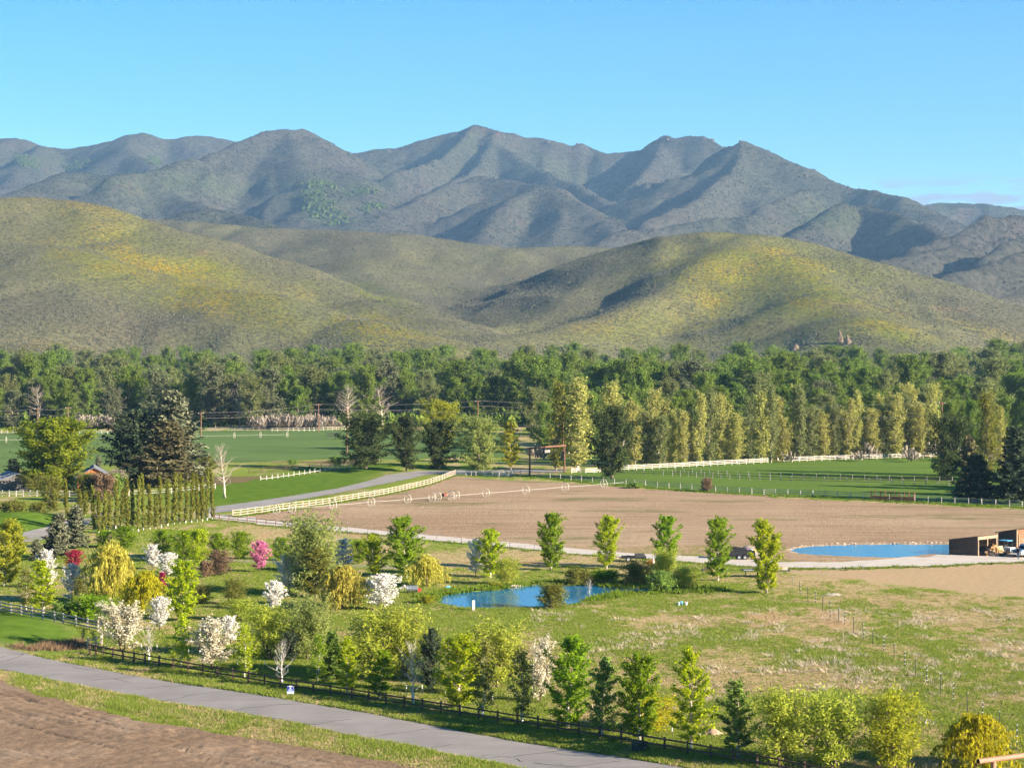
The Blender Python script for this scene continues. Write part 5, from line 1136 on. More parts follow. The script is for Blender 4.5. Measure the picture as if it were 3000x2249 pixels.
# ------------------------------------------------------------------ wire posts across the meadow and by the lane
tpost_m = simple('green_steel_post', (.055,.060,.045), .6, .3, 5); insul = simple('white_insulator', (.62,.62,.61), .4, .04, 3)
tp = MB().box((0,0,.5),(.06,.06,1.0)).mesh('post'); tp.materials.append(tpost_m)
ins_me = MB().box((0,-.03,0),(.11,.08,.05)).mesh('insulator'); ins_me.materials.append(insul)
ORD = ['first','second','third','fourth','fifth','sixth','seventh','eighth','ninth','tenth','eleventh','twelfth','thirteenth','fourteenth','fifteenth','sixteenth','seventeenth','eighteenth','nineteenth','twentieth','twenty first','twenty second','twenty third','twenty fourth','twenty fifth']
def wire_post(px, yb, yt, full, label):
    p = G(px, yb); h = max(1.0,(yb-yt)/ppm(p)); o = empty('wire_post', p); tag(o, label, 'post', 'wire fence posts')
    q = link('post', tp, None, o); q.scale = (1,1,h); q.rotation_euler = (random.Random(int(px)).gauss(0,.02),random.Random(int(px)+1).gauss(0,.03),0)
    for z in ((.97,.74,.46,.22) if full else (.98,)):
        i = link('insulator', ins_me, None, o); i.location = (0.02,-.03,h*z)
        if not full: i.scale = (.6,.8,1.2)
L_ = [(278,130,10),(345,185,60),(410,192,90),(470,265,130),(537,320,175),(611,355,240),(660,382,265),(738,450,305),(825,515,370),(903,552,415),(998,612,480),(1089,682,540),(1180,748,610),(1275,832,665),(1370,900,730),(1488,982,800),(1600,1058,880),(1726,1140,965),(1850,1215,1045),(1997,1300,1125),(2148,1430,1240)]
for i, (x, yb, yt) in enumerate(L_):
    a = T('B4',x,yb); b_ = T('B4',x,yt)
    wire_post(a[0], a[1], b_[1], i % 2 == 0, '%s steel post %sfrom the far end of the meadow line' % (ORD[i], 'with white insulators, ' if i % 2 == 0 else ''))
for i, (t, x, yb, yt) in enumerate([('A2',600,1215,1100),('A2',790,1235,1120),('A2',965,1225,1145),('A2',1140,1245,1170),('A2',1360,1290,1200),('A2',1557,1292,1218),('A2',1775,1325,1250),('A2',2195,1370,1290),('A3',190,1385,1305),('A3',437,1405,1338),('A3',925,1490,1420),('A3',1405,1520,1480),('A3',1650,1590,1470),('A3',1855,1605,1520),('A4',210,1650,1580)]):
    a = T(t,x,yb); b_ = T(t,x,yt)
    wire_post(a[0], a[1], b_[1], i % 3 == 2, '%s thin post from the left along the garden side of the gravel lane' % ORD[i])
# white topped stakes by the young trees
stk = MB().box((0,0,.45),(.035,.035,.9)).mesh('stake'); stk.materials.append(tpost_m)
cap_ = MB().box((0,0,0),(.07,.07,.32)).mesh('cap'); cap_.materials.append(insul)
for i, (t, x, y) in enumerate([('B1',1225,640),('B1',1357,640),('B1',1627,690),('B1',2056,790),('B1',1702,170),('B1',1755,170),('B2',80,790),('B2',275,830),('B2',180,840),('B2',1302,1005),('B2',1436,1005),('B2',1632,1065),('B2',1863,1070),('B2',2042,1105),('B3',333,1240),('B3',567,1230),('B3',962,1270),('B3',1152,1330),('B3',1388,1385),('B3',1625,1440),('B3',1290,1285),('B4',905,1290),('B4',1340,1310)]):
    p = G(*T(t,x,y)); o = empty('tree_stake', p, i*.7); tag(o, 'short white topped stake beside a young tree of the roadside rows', 'stake', 'stakes beside young trees')
    s_ = link('stake', stk, None, o); c_ = link('cap', cap_, None, o); c_.location = (0,0,.85)
    o.rotation_euler = (0, .28 if i in (20,22) else .03*(i%3-1), 0)

# ------------------------------------------------------------------ wheel lines (irrigation)
alu = simple('aluminium_pipe', (.42,.40,.37), .5, .08, 2, metal=.2, spec=.5); rim_m = simple('wheel_rim_cream', (.56,.50,.40), .5, .12, 4)
def wheel_mesh(r, tube=.06, spokes=10):
    mb = MB(); n = 24
    mb.tube([(0, r*math.cos(2*math.pi*i/n), r*math.sin(2*math.pi*i/n)) for i in range(n+1)], tube, 5, False)
    me = mb.mesh('rim', True); me.materials.append(rim_m)
    ms = MB()
    for i in range(spokes):
        a = 2*math.pi*i/spokes; ms.tube([(0,0,0),(0,r*math.cos(a),r*math.sin(a))], .016, 3, False)
    ms.tube([(-.08,0,0),(.08,0,0)], .11, 8)
    m2 = ms.mesh('spokes'); m2.materials.append(rim_m)
    return me, m2
def wheel_line(cent, rpx, mover, label, ends, tub=.06):
    feet = [G(x, y+r) for (x,y),r in zip(cent,rpx)]
    xs_ = np.array([p.x for p in feet]); ys_ = np.array([p.y for p in feet]); k = np.polyfit(xs_, ys_, 1)
    feet = [Vector((p.x, float(np.polyval(k,p.x)), 0)) for p in feet]
    r = float(np.mean([q/ppm(p) for q,p in zip(rpx,feet)]))
    ang = math.atan(k[0]); root = empty('irrigation_line', feet[0]); tag(root, label, 'irrigation')
    rm, sm = wheel_mesh(r, tub)
    for p in feet:
        w_ = empty('wheel', p-feet[0]+Vector((0,0,r))); w_.parent = root; w_.rotation_euler = (random.Random(int(p.x*9)).uniform(0,1), 0, ang)
        link('rim', rm, None, w_); link('spokes', sm, None, w_)
    x0, x1 = ends
    P = [Vector((x0,float(np.polyval(k,x0)),r))]+[p+Vector((0,0,r)) for p in sorted(feet,key=lambda q:q.x)]+[Vector((x1,float(np.polyval(k,x1)),r))]
    for a, b in zip(P, P[1:]):
        if (b-a).length > .3: MB().tube([a-feet[0], a.lerp(b,.5)-feet[0]+Vector((0,0,-.05)), b-feet[0]], .036, 6).build('pipe', alu, root)
    if mover:
        c = mover; d = Vector((math.cos(ang),math.sin(ang),0)); s_ = Vector((-d.y,d.x,0)); c0 = Vector((c.x,float(np.polyval(k,c.x)),r))-feet[0]
        mb = MB(); mb.bar(c0-d*1.9-s_*.5, c0+d*1.9-s_*.5, .09,.09); mb.bar(c0-d*1.9+s_*.5, c0+d*1.9+s_*.5, .09,.09)
        for q in (-1.9,1.9): mb.bar(c0+d*q-s_*.5, c0+d*q+s_*.5, .09,.09)
        mb.build('mover_frame', steel_dark, root)
        e = MB(); e.box(c0+Vector((0,0,.25)),(.9,.7,.55),ang); e.tube([c0+d*.2+Vector((0,0,.5)),c0+d*.2+Vector((0,0,.8))],.05,6); e.build('engine', wood_red, root)
    return root
wc = TT('A2',[(173,1010),(303,1003),(657,977),(993,945),(1312,915),(1530,886),(1578,882),(1682,894),(1726,892),(1988,860)])+TT('A3',[(120,838),(460,816),(800,798)])
wr = [45/2.949]*4+[43/2.949]*5+[41/2.949]+[38/2.949]*3
wheel_line(wc, wr, G(*T('A2',1630,935)), 'long wheeled irrigation line standing on the ploughed field', (G(*T('A2',90,1060)).x, G(*T('A3',985,838)).x))
wheel_line(TT('A1',[(30,412),(735,392),(1180,384),(2050,360)])+TT('A2',[(50,360),(240,372)]), [28/2.949]*6, None, 'thin wheeled irrigation line far off in the hay field', (G(*T('A1',-100,440)).x, G(*T('A2',255,398)).x), .05)

# ------------------------------------------------------------------ power lines
pole_m = simple('utility_pole_wood', (.20,.105,.065), .9, .3, 2); wire_m = simple('line_wire', (.24,.21,.20), .6, .1, 1)
def pole(px, Y, ytop, label, arm=True):
    t = at_depth(px, ytop, Y); o = empty('utility_pole', (t.x,Y,0)); tag(o, label, 'pole')
    MB().tube([(0,0,-.3),(0,0,t.z*.6),(0,0,t.z)], [.20,.17,.13], 8).build('pole', pole_m, o)
    if arm:
        MB().box((0,0,t.z-.45),(1.9,.12,.14),.35).build('crossarm', pole_m, o)
        for q in (-.85,0,.85): MB().tube([(q*math.cos(.35),q*math.sin(.35),t.z-.38),(q*math.cos(.35),q*math.sin(.35),t.z-.16)],.06,6).build('insulator', insul, o)
    return t
def wire(pts, sag, label):
    P = []
    for a, b in zip(pts, pts[1:]):
        for i in range(10): 
            t = i/10; q = a.lerp(b,t); q.z -= sag*4*t*(1-t); P.append(q)
    P.append(pts[-1]); mb = MB(); mb.tube([p-P[0] for p in P], .032, 4, False)
    tag(mb.build('power_line', wire_m, None, P[0]), label, 'power line')
tops = [pole(x, Y, yt, l) for x, Y, yt, l in ((-70,668,1196,'utility pole at the far left behind the hay field'),(110,672,1194,'utility pole behind the left half of the huge maple'),(199,675,1191,'utility pole behind the right half of the huge maple'),(589,664,1207,'utility pole right of the tall spruce'),(933,690,1182,'utility pole before the tan brush'),(1400,700,1172,'utility pole above the yellow green willow'),(1990,715,1180,'utility pole hidden in the poplar row'))]
wire([t+Vector((0,0,-.15)) for t in tops], .8, 'upper power line strung along the far utility poles')
wire([t+Vector((.7,.3,-1.9)) for t in tops], .9, 'lower power line strung along the far utility poles')
tops2 = [pole(x, Y, yt, l) for x, Y, yt, l in ((-90,600,1236,'near utility pole outside the left edge'),(1017,560,1197,'dark utility pole beside the big dark green tree'),(1650,545,1206,'utility pole among the ranch gate poplars'),(2760,520,1176,'utility pole among the poplars at the pasture end'))]
wire([t+Vector((0,0,-.15)) for t in tops2], .5, 'nearer power line crossing in front of the cottonwoods')
wire([t+Vector((.5,.2,-3.4)) for t in tops2], .5, 'low power line under the nearer power line')

# ------------------------------------------------------------------ ranch gate, rusty pipe frame
log_m = simple('log_brown', (.17,.085,.055), .8, .3, 3, stretch=(1,1,.2), bump=.3)
a, b_ = G(*T('A3',153,722)), G(*T('A3',453,692)); 
rgate = empty('ranch_gate', a); tag(rgate, 'tall log ranch gate with hanging name board at the field top', 'gate')
zt = at_depth(T('A3',153,490)[0], T('A3',153,484)[1], a.y).z
for p in (a, b_): MB().tube([p-a+Vector((0,0,-.2)), p-a+Vector((0,0,zt))], [.22,.19], 8).build('post', log_m, rgate)
d = (b_-a).normalized(); MB().tube([Vector((0,0,zt+.1))-d*1.2, b_-a+Vector((0,0,zt+.1))+d*.5], .22, 8).build('crossbeam', log_m, rgate)
c = a.lerp(b_,.5)-a
board = MB().box(c+Vector((0,0,zt-.9)),(2.3,.08,.62),math.atan2(d.y,d.x)).build('name_board', wood_grey, rgate)
for q in (-.85,.85): MB().bar(c+d*q+Vector((0,0,zt-.1)), c+d*q+Vector((0,0,zt-.62)), .03,.03).build('hanger', steel_dark, rgate)
for i_, q in enumerate((-.7,-.35,0,.35,.7)):     # carved marks on the board
    MB().box(c+d*q+Vector((-.06*-d.y*0,-.05,zt-.9)),(.20,.03,.26+.06*(i_%2)),math.atan2(d.y,d.x)).build('carved_mark', log_m, board)
rust = simple('rusty_pipe', (.36,.17,.115), .65, .16, 5, spec=.3)
inner_m = simple('pipe_hollow_shade', (.03,.02,.018), .9, .2, 4)
e0, e1 = at_depth(2866,2229,120.0), at_depth(3320,2170,126.0)
pf = empty('pipe_frame', (at_depth(2908,2225,120.6).x,120.6,0)); tag(pf, 'rusty welded steel pipe frame at the lower right corner', 'pipe frame')
L0 = pf.location
dd = (e1-e0).normalized()
MB().tube([e0-L0, e1-L0], .155, 20).build('crosspipe', rust, pf, smooth=False)
MB().tube([e0-L0-dd*.012, e0-L0-dd*.006], .125, 16).build('end_shade_disc', inner_m, pf)  # dark disc on the closed end, painted as the shade inside the pipe
for t in (.095,.92):
    p = e0.lerp(e1,t); MB().tube([Vector((p.x,p.y,-.2))-L0, p-L0], .15, 16).build('post', rust, pf)

# ------------------------------------------------------------------ yard sign, utility box
sp_ = G(*T('B2',298,1000)); sg = empty('yard_sign', sp_, -.05); tag(sg, 'small blue and white yard sign on wire legs beside the road fence', 'sign')
blue = simple('sign_blue', (.035,.055,.30), .5, .08, 2); white_s = simple('sign_white', (.80,.82,.88), .5, .05, 2); sky_s = simple('sign_light_blue', (.35,.55,.80), .5, .05, 2)
pn = MB().box((0,0,.52),(.58,.02,.62)).build('panel', white_s, sg)
MB().box((0,-.013,.615),(.56,.006,.40)).build('blue_field', blue, pn)
emb = MB(); emb.add([(-.06,-.018,.76),(.06,-.018,.76),(.055,-.018,.67),(0,-.018,.61),(-.055,-.018,.67)],[(0,4,3,2,1)]); emb.build('shield_emblem', white_s, pn)
MB().box((0,-.0185,.535),(.36,.004,.05)).build('lettering_band', white_s, pn)
MB().box((0,-.013,.405),(.52,.006,.05)).build('blue_band', sky_s, pn); MB().box((0,-.013,.30),(.50,.006,.07)).build('lower_band', sky_s, pn)
MB().box((.0,0,.86),(.26,.016,.07)).build('rider_strip', white_s, sg)
for q in (-.27,.25): MB().tube([(q*1.05,0,-.05),(q,0,.3)], .016, 5).build('leg', steel_grey, sg)
ub = G(*T('B3',1100,1482)); u = empty('utility_box', ub, .72); tag(u, 'dark green electrical box by the roadside fence', 'utility box')
gbox = simple('dark_green_metal', (.020,.036,.030), .5, .15, 2, spec=.3)
bd = MB().box((0,0,.36),(.86,.74,.74)).build('cabinet', gbox, u); MB().box((0,-.01,.76),(.92,.82,.06)).build('lid', gbox, u); MB().box((.22,-.385,.36),(.05,.03,.14)).build('latch', steel_grey, bd)
MB().box((0,0,.0),(1.1,.95,.06)).build('pad', simple('concrete_pad',(.32,.30,.28)), u)
# ------------------------------------------------------------------ sheds, firewood, vehicles
def frame_of(K, ang):
    """local axes: u along the front, v into the depth"""
    return Vector((math.cos(ang),math.sin(ang),0)), Vector((-math.sin(ang),math.cos(ang),0))
shed_wood = simple('shed_dark_boards', (.085,.060,.045), .85, .35, 5, bump=.3); shed_brown = simple('shed_brown_boards', (.24,.115,.065), .8, .25, 5, bump=.2)
trim_m = simple('pale_trim_board', (.34,.235,.155), .8, .15, 4); inside_m = simple('shed_inside_boards', (.11,.055,.040), .9, .3, 4)
def board_wall(name, root, p0, p1, h0, h1, n, mat, th=.05, base=0.0):
    """horizontal boards from p0 to p1; the top slopes from h0 to h1"""
    w = empty(name, p0); w.parent = root; d = p1-p0; L = d.length; a = math.atan2(d.y,d.x); w.rotation_euler = (0,0,a)
    hm = max(h0,h1); bh = hm/n
    for i in range(n):
        z0, z1 = i*bh+.012, (i+1)*bh-.006
        def cut(z):      # x range where the wall is at least z high
            if h0 == h1: return 0, L
            t = (z-h0)/(h1-h0); t = min(1,max(0,t))
            return (0, L) if z <= min(h0,h1) else ((t*L, L) if h1 > h0 else (0, t*L))
        a0, b0 = cut(z0); a1, b1 = cut(z1)
        if b0-a0 < .05: continue
        o = .012*(i%2)
        v = [(a0,-o,z0),(b0,-o,z0),(b1,-o,z1),(a1,-o,z1),(a0,th-o,z0),(b0,th-o,z0),(b1,th-o,z1),(a1,th-o,z1)]
        MB().add(v,[(0,1,2,3),(5,4,7,6),(4,0,3,7),(1,5,6,2),(3,2,6,7),(4,5,1,0)]).build('board', mat, w)
    return w
def roof_slab(root, pts, th, over, mat, name='roof'):
    c = sum(pts,Vector())/4; v = [p + (p-c).normalized()*over*Vector((1,1,0)).length*.7 for p in pts]
    v = [Vector((q.x,q.y,p.z+ (p.z-c.z)*.08)) for q,p in zip(v,pts)]
    return MB().add([p for p in v]+[p+Vector((0,0,th)) for p in v],[(3,2,1,0),(4,5,6,7),(0,1,5,4),(1,2,6,5),(2,3,7,6),(3,0,4,7)]).build(name, mat, root)
K = G(2863,1629); th = math.radians(44)
u, v = frame_of(K, th); Wd, Dp, hf, hb = 4.9, 4.7, 2.72, 2.02
sh = empty('firewood_shed', K); tag(sh, 'dark open fronted firewood shed beside the right pond', 'shed')
z3 = Vector((0,0,0))
board_wall('side_wall', sh, v*Dp, z3.copy(), hb, hf, 13, shed_wood)
board_wall('side_wall', sh, u*Wd, u*Wd+v*Dp, hf, hb, 13, shed_wood)
board_wall('back_wall', sh, u*Wd+v*Dp, v*Dp, hb, hb, 9, inside_m)
roof_slab(sh, [Vector((0,0,hf)), u*Wd+Vector((0,0,hf)), u*Wd+v*Dp+Vector((0,0,hb)), v*Dp+Vector((0,0,hb))], .08, .12, wood_roof_dark)
for t in (.03,.5,.97):
    p = u*Wd*t; MB().box(p+Vector((0,0,hf/2))-v*.05,(.16,.16,hf),th).build('front_post', trim_m, sh)
MB().box(u*Wd*.5-v*.10+Vector((0,0,hf-.20)),(Wd+.1,.08,.42),th).build('header_board', trim_m, sh)
K2 = G(2978,1616); th2 = math.radians(42); u2, v2 = frame_of(K2, th2); s2 = empty('tool_shed', K2); tag(s2, 'taller brown shed with braced door at the right picture edge', 'shed')
board_wall('side_wall', s2, v2*3.1, z3.copy(), 2.55, 3.2, 13, shed_wood)
board_wall('front_wall', s2, z3.copy(), u2*5.0, 3.2, 3.2, 14, shed_brown)
board_wall('side_wall', s2, u2*5.0, u2*5.0+v2*3.1, 3.2, 2.55, 13, shed_wood)
board_wall('back_wall', s2, u2*5.0+v2*3.1, v2*3.1, 2.55, 2.55, 10, shed_wood)
roof_slab(s2, [Vector((0,0,3.2)), u2*5+Vector((0,0,3.2)), u2*5+v2*3.1+Vector((0,0,2.55)), v2*3.1+Vector((0,0,2.55))], .12, .55, wood_roof_dark)
MB().box(Vector((0,0,1.6))-v2*.03,(.16,.14,3.2),th2).build('corner_board', trim_m, s2)
dr = MB().box(u2*1.25+Vector((0,0,1.25))-v2*.06,(1.6,.06,2.4),th2).build('door', shed_brown, s2)
for q in (.5,2.0): MB().box(u2*q+Vector((0,0,1.25))-v2*.105,(.13,.03,2.4),th2).build('door_frame', trim_m, dr)
bm_ = MB(); bm_.bar(u2*.56-v2*.115+Vector((0,0,.15)), u2*1.94-v2*.115+Vector((0,0,2.35)), .03,.14); bm_.build('door_brace', trim_m, dr)
# firewood pile
fw = [simple('split_wood_bright',(.62,.42,.20),.85,.3,6), simple('split_wood_orange',(.50,.28,.11),.85,.3,6), simple('old_log_grey',(.13,.105,.09),.9,.3,6)]
lgm = []
for k, m_ in enumerate(fw):
    me = MB().add([(-.24,-.08,0),(-.24,.08,0),(-.24,0,.13),(.24,-.09,0),(.24,.07,0),(.24,0,.14)],[(0,1,2),(3,5,4),(0,3,4,1),(1,4,5,2),(2,5,3,0)]).mesh('log'); me.materials.append(m_); lgm.append(me)
pc_ = K+u*2.75-v*1.0; pile = empty('firewood_pile', pc_); tag(pile, 'heap of split firewood spilling from the open shed', 'firewood')
rg = random.Random(8)
for i in range(170):
    r = math.sqrt(rg.random())*1.75; a = rg.uniform(0,6.28); h = max(0,(1.75-r)/1.75)*1.55
    z = rg.uniform(.0,1)*h*.25+h*.75
    o = link('log', lgm[2] if z < .45 and rg.random() < .75 else rg.choice(lgm[:2]), None, pile); o.location = (r*math.cos(a), r*math.sin(a), z); o.rotation_euler = (rg.uniform(-.6,.6), rg.uniform(-.7,.7), rg.uniform(0,6.28)); o.scale = (rg.uniform(.9,1.35),)*3
mound = MB(); n = 14
mound.add([(0,0,1.3)]+[(1.05*math.cos(i*6.283/n),1.05*math.sin(i*6.283/n),.62+.1*math.sin(i*2.1)) for i in range(n)]+[(1.75*math.cos(i*6.283/n),1.75*math.sin(i*6.283/n),0) for i in range(n)], [(0,1+i,1+(i+1)%n) for i in range(n)]+[(1+i,1+n+i,1+n+(i+1)%n,1+(i+1)%n) for i in range(n)])
mound.build('log_heap_core', fw[2], pile)
pw = K+u*4.75-v*.9; ply = MB(); ply.box((0,0,.62),(1.3,.05,1.25),th+.1,-.35); tag(ply.build('plywood_sheet', trim_m, None, pw), 'plywood sheet leaning beside the firewood heap', 'board')
# utility cart with blue roof
cb = simple('cart_body_white',(.62,.64,.66),.4,.1,2,spec=.4); croof = simple('cart_roof_blue',(.12,.42,.62),.4,.1,2,spec=.4); rubber = simple('tyre_rubber',(.022,.022,.024),.85,.3,6); glass_d = simple('dark_glass',(.012,.018,.024),.08,.1,1,spec=.7)
def tyre(root, p, r, w, ax, hub=steel_grey):
    e = empty('wheel', p); e.parent = root
    d = Vector((math.cos(ax),math.sin(ax),0))
    MB().tube([-d*w/2,-d*w*.36,d*w*.36,d*w/2],[r*.9,r,r,r*.9],16).build('tyre', rubber, e)
    MB().tube([-d*(w/2+.01),d*(w/2+.01)], r*.55, 12).build('rim', hub, e)
ct = G(2948,1618); cart = empty('utility_cart', ct, th); tag(cart, 'small utility cart with pale blue roof between the two sheds', 'cart')
MB().box((0,0,.55),(1.3,2.2,.5)).build('body', cb, cart); MB().box((0,.1,1.75),(1.35,1.5,.08)).build('roof', croof, cart)
for sx in (-.6,.6):
    for sy in (-.55,.75): MB().box((sx,sy,1.25),(.06,.06,.95)).build('roof_post', steel_dark, cart)
MB().box((0,.3,.95),(1.1,.5,.3)).build('seat', rubber, cart)
for sx in (-.62,.62):
    for sy in (-.75,.75): tyre(cart, Vector((sx,sy,.3)), .3, .2, 0)
# pickup truck, nose towards the pond
silver = simple('truck_paint_silver',(.50,.52,.54),.25,.05,1,metal=.5,spec=.6); hoodm = simple('hood_sky_reflection',(.10,.20,.30),.2,.08,1,metal=.4,spec=.6); chrome = simple('chrome_trim',(.75,.76,.78),.15,.03,1,metal=1.0); lampm = simple('lamp_glass',(.75,.72,.55),.1,.05,1,spec=.8)  # hood colour holds the blue sky reflection; the truck is silver
tr0 = G(2989,1632); tha = math.radians(35)
trk = empty('pickup_truck', tr0, tha); tag(trk, 'silver pickup truck parked before the brown shed', 'truck')
def prism(prof, w, y0=0):
    n = len(prof); V = [(x,-w/2,z) for x,z in prof]+[(x,w/2,z) for x,z in prof]
    return MB().add(V,[tuple(range(n))[::-1],tuple(range(n,2*n))]+[(i,(i+1)%n,n+(i+1)%n,n+i) for i in range(n)][:])
body = prism([(-.9,.45),(-.88,.95),(-.75,1.08),(.55,1.18),(1.0,1.16),(4.6,1.16),(4.62,.5)],1.92).build('body', silver, trk)
MB().box((-.15,0,1.135),(1.3,1.6,.05),0,0,-.07).build('hood', hoodm, trk)
prism([(.45,1.15),(1.05,1.80),(2.6,1.84),(2.85,1.15)],1.72).build('cab', silver, trk)
MB().add([(.50,-.76,1.22),(.50,.76,1.22),(1.02,.70,1.76),(1.02,-.70,1.76)],[(0,3,2,1)]).build('windshield', glass_d, trk)
for s_ in (-1,1):
    MB().add([(.75,s_*.868,1.22),(2.6,s_*.868,1.22),(2.45,s_*.868,1.74),(1.12,s_*.868,1.74)],[(0,1,2,3)]).build('side_window', glass_d, trk)
    MB().box((-.89,s_*.72,.86),(.06,.36,.20)).build('headlight', lampm, trk)
    MB().box((.75,s_*1.03,1.25),(.12,.18,.16)).build('mirror', steel_dark, trk)
    for x in (.05,3.6): tyre(trk, Vector((x,s_*.85,.38)), .39, .26, math.pi/2)
MB().box((-.91,0,.84),(.05,1.0,.26)).build('grille', steel_dark, trk); MB().box((-.97,0,.55),(.14,1.9,.20)).build('bumper', chrome, trk)
# person beside the truck
def person(p, rz, label):
    J = {'pel':(0,0,.95),'sp':(0,.01,1.15),'ch':(0,-.03,1.36),'nk':(0,-.07,1.52),'hd':(0,-.10,1.62),'ht':(0,-.11,1.74),
         'lh':(.10,0,.92),'lk':(.12,-.05,.50),'la':(.12,.03,.09),'lt':(.13,-.14,.04),'rh':(-.10,0,.92),'rk':(-.13,-.02,.50),'ra':(-.14,.06,.09),'rt':(-.15,-.11,.04),
         'ls':(.19,-.02,1.43),'le':(.25,-.06,1.15),'lw':(.20,-.28,1.02),'lf':(.17,-.36,1.00),'rs':(-.19,-.02,1.43),'re':(-.26,-.05,1.15),'rw':(-.20,-.26,1.00),'rf':(-.17,-.34,.97)}
    R = {'pel':.145,'sp':.135,'ch':.155,'nk':.058,'hd':.095,'ht':.07,'lh':.095,'lk':.062,'la':.045,'lt':.035,'rh':.095,'rk':.062,'ra':.045,'rt':.035,'ls':.07,'le':.048,'lw':.034,'lf':.03,'rs':.07,'re':.048,'rw':.034,'rf':.03}
    E = [('pel','sp'),('sp','ch'),('ch','nk'),('nk','hd'),('hd','ht'),('pel','lh'),('lh','lk'),('lk','la'),('la','lt'),('pel','rh'),('rh','rk'),('rk','ra'),('ra','rt'),('ch','ls'),('ls','le'),('le','lw'),('lw','lf'),('ch','rs'),('rs','re'),('re','rw'),('rw','rf')]
    ks = list(J); me = bpy.data.meshes.new('person'); me.from_pydata([J[k] for k in ks],[(ks.index(a),ks.index(b)) for a,b in E],[]); me.update()
    m, nt, b = new_mat('clothed_figure'); tcz = nt.nodes.new('ShaderNodeTexCoord'); sz = nt.nodes.new('ShaderNodeSeparateXYZ'); nt.links.new(tcz.outputs['Object'], sz.inputs[0])
    col = n_ramp(nt, n_math(nt,'DIVIDE',sz.outputs['Z'],1.8), [(.0,(.03,.025,.02)),(.06,(.035,.06,.12)),(.53,(.012,.012,.016)),(.84,(.42,.26,.19)),(.92,(.06,.04,.03))], 'CONSTANT')
    nt.links.new(col, b.inputs['Base Color']); me.materials.append(m)
    o = bpy.data.objects.new('person', me); C.objects.link(o); o.location = p; o.rotation_euler = (0,0,rz)
    sk = o.modifiers.new('skin','SKIN'); me.skin_vertices or None
    for i, k in enumerate(ks): me.skin_vertices[0].data[i].radius = (R[k],R[k]*(.8 if k in('pel','sp','ch') else 1.0))
    me.skin_vertices[0].data[0].use_root = True
    o.modifiers.new('sub','SUBSURF').levels = 2; o.modifiers['sub'].render_levels = 2
    tag(o, label, 'person'); return o
person(G(2983,1638), math.radians(-60), 'person in dark jacket and blue trousers standing at the truck')

# ------------------------------------------------------------------ trailers and implements by the lane
blk = simple('black_trailer_paint',(.022,.021,.024),.5,.3,3,spec=.35); junk = [simple('white_bag',(.75,.72,.74),.7,.1,4), simple('pink_bag',(.50,.25,.42),.7,.2,4), simple('yellow_tub',(.55,.40,.06),.7,.2,4)]
dt = G(2140,1637); tz = empty('dump_trailer', dt, -.10); tag(tz, 'black dump trailer half hidden by the rightmost lane maples', 'trailer')
prism([(0,.55),(0,1.75),(3.4,1.30),(3.4,.55)],.07).build('side_panel', blk, tz).location = (0,-.95,0)
prism([(0,.55),(0,1.75),(3.4,1.30),(3.4,.55)],.07).build('side_panel', blk, tz).location = (0,.95,0)
MB().box((1.7,0,.55),(3.5,1.95,.12)).build('bed_floor', blk, tz); MB().box((0,0,1.15),(.07,1.9,1.2)).build('front_panel', blk, tz); MB().box((1.0,-1.02,1.62),(2.2,.12,.10),0,0,.13).build('tarp_roll', steel_dark, tz)
MB().box((-.9,0,.5),(1.9,.14,.14)).build('tongue', blk, tz)
for x in (1.2,2.0):
    for y in (-1.08,1.08): tyre(tz, Vector((x,y,.36)), .36, .24, math.pi/2)
for i in range(6):
    MB().box((2.2+.22*i,-.3+.2*(i%3),1.1+.1*(i%2)),(.32,.4,.45),i*.4,.2).build('loaded_bag', junk[i%3], tz)
def pile_thing(name, p, r, h, mat, label, seed):
    rng = np.random.default_rng(seed); n, m = 22, 7; V = [(0,0,h)]; F = []
    for j in range(1,m+1):
        for i in range(n):
            a = 6.283*i/n; q = r*j/m*(1+.12*rng.normal()); V.append((q*math.cos(a)*1.25, q*math.sin(a), max(-.05,h*(1-(j/m)**1.3)+.05*rng.normal()*(j<m)) if j < m else -.06))
    F = [(0,1+i,1+(i+1)%n) for i in range(n)]
    for j in range(m-1):
        F += [(1+j*n+i,1+(j+1)*n+i,1+(j+1)*n+(i+1)%n,1+j*n+(i+1)%n) for i in range(n)]
    o = MB().add(V,F).build(name, mat, None, p, True); tag(o, label, 'pile'); return o
soil_m = simple('heaped_soil',(.30,.19,.12),1,.25,4,bump=.6); greyh = simple('grey_gravel_heap',(.27,.23,.19),1,.25,4,bump=.6)
pile_thing('gravel_heap', G(2192,1630), 2.3, 1.6, greyh, 'grey gravel heap behind the black dump trailer', 3)
pile_thing('soil_heap', G(2074,1673), .85, .62, soil_m, 'small brown soil heap below the gravel lane', 4)
pile_thing('soil_heap', G(1690,2078), .75, .28, soil_m, 'brown mulch mound behind the big green roadside maple', 5)
pile_thing('brush_heap', G(2087,2150), .7, .45, simple('brush_heap_twigs',(.36,.25,.17),1,.4,12,bump=1), 'tan brush heap right of the tall slim maple', 6)
pile_thing('gravel_heap', G(2438,1742), 1.0, .16, simple('pale_gravel_heap',(.40,.35,.29),1,.2,5,bump=.6), 'pale gravel patch heap in the meadow near the wire posts', 7)
fl = G(1812,1644); ft = empty('flatbed_trailer', fl, -.05); tag(ft, 'low black flatbed trailer left of the orange implement', 'trailer')
MB().box((2.1,0,.55),(3.4,1.7,.12)).build('deck', blk, ft)
for y in (-.85,.85): MB().box((2.1,y,.66),(3.4,.06,.14)).build('side_rail', blk, ft)
MB().box((-.1,0,.5),(1.2,.12,.12)).build('tongue', wood_tan, ft); MB().box((2.9,0,.85),(1.3,1.0,.45),.1).build('covered_load', steel_dark, ft)
for y in (-.98,.98): tyre(ft, Vector((1.35,y,.38)), .38, .24, math.pi/2)
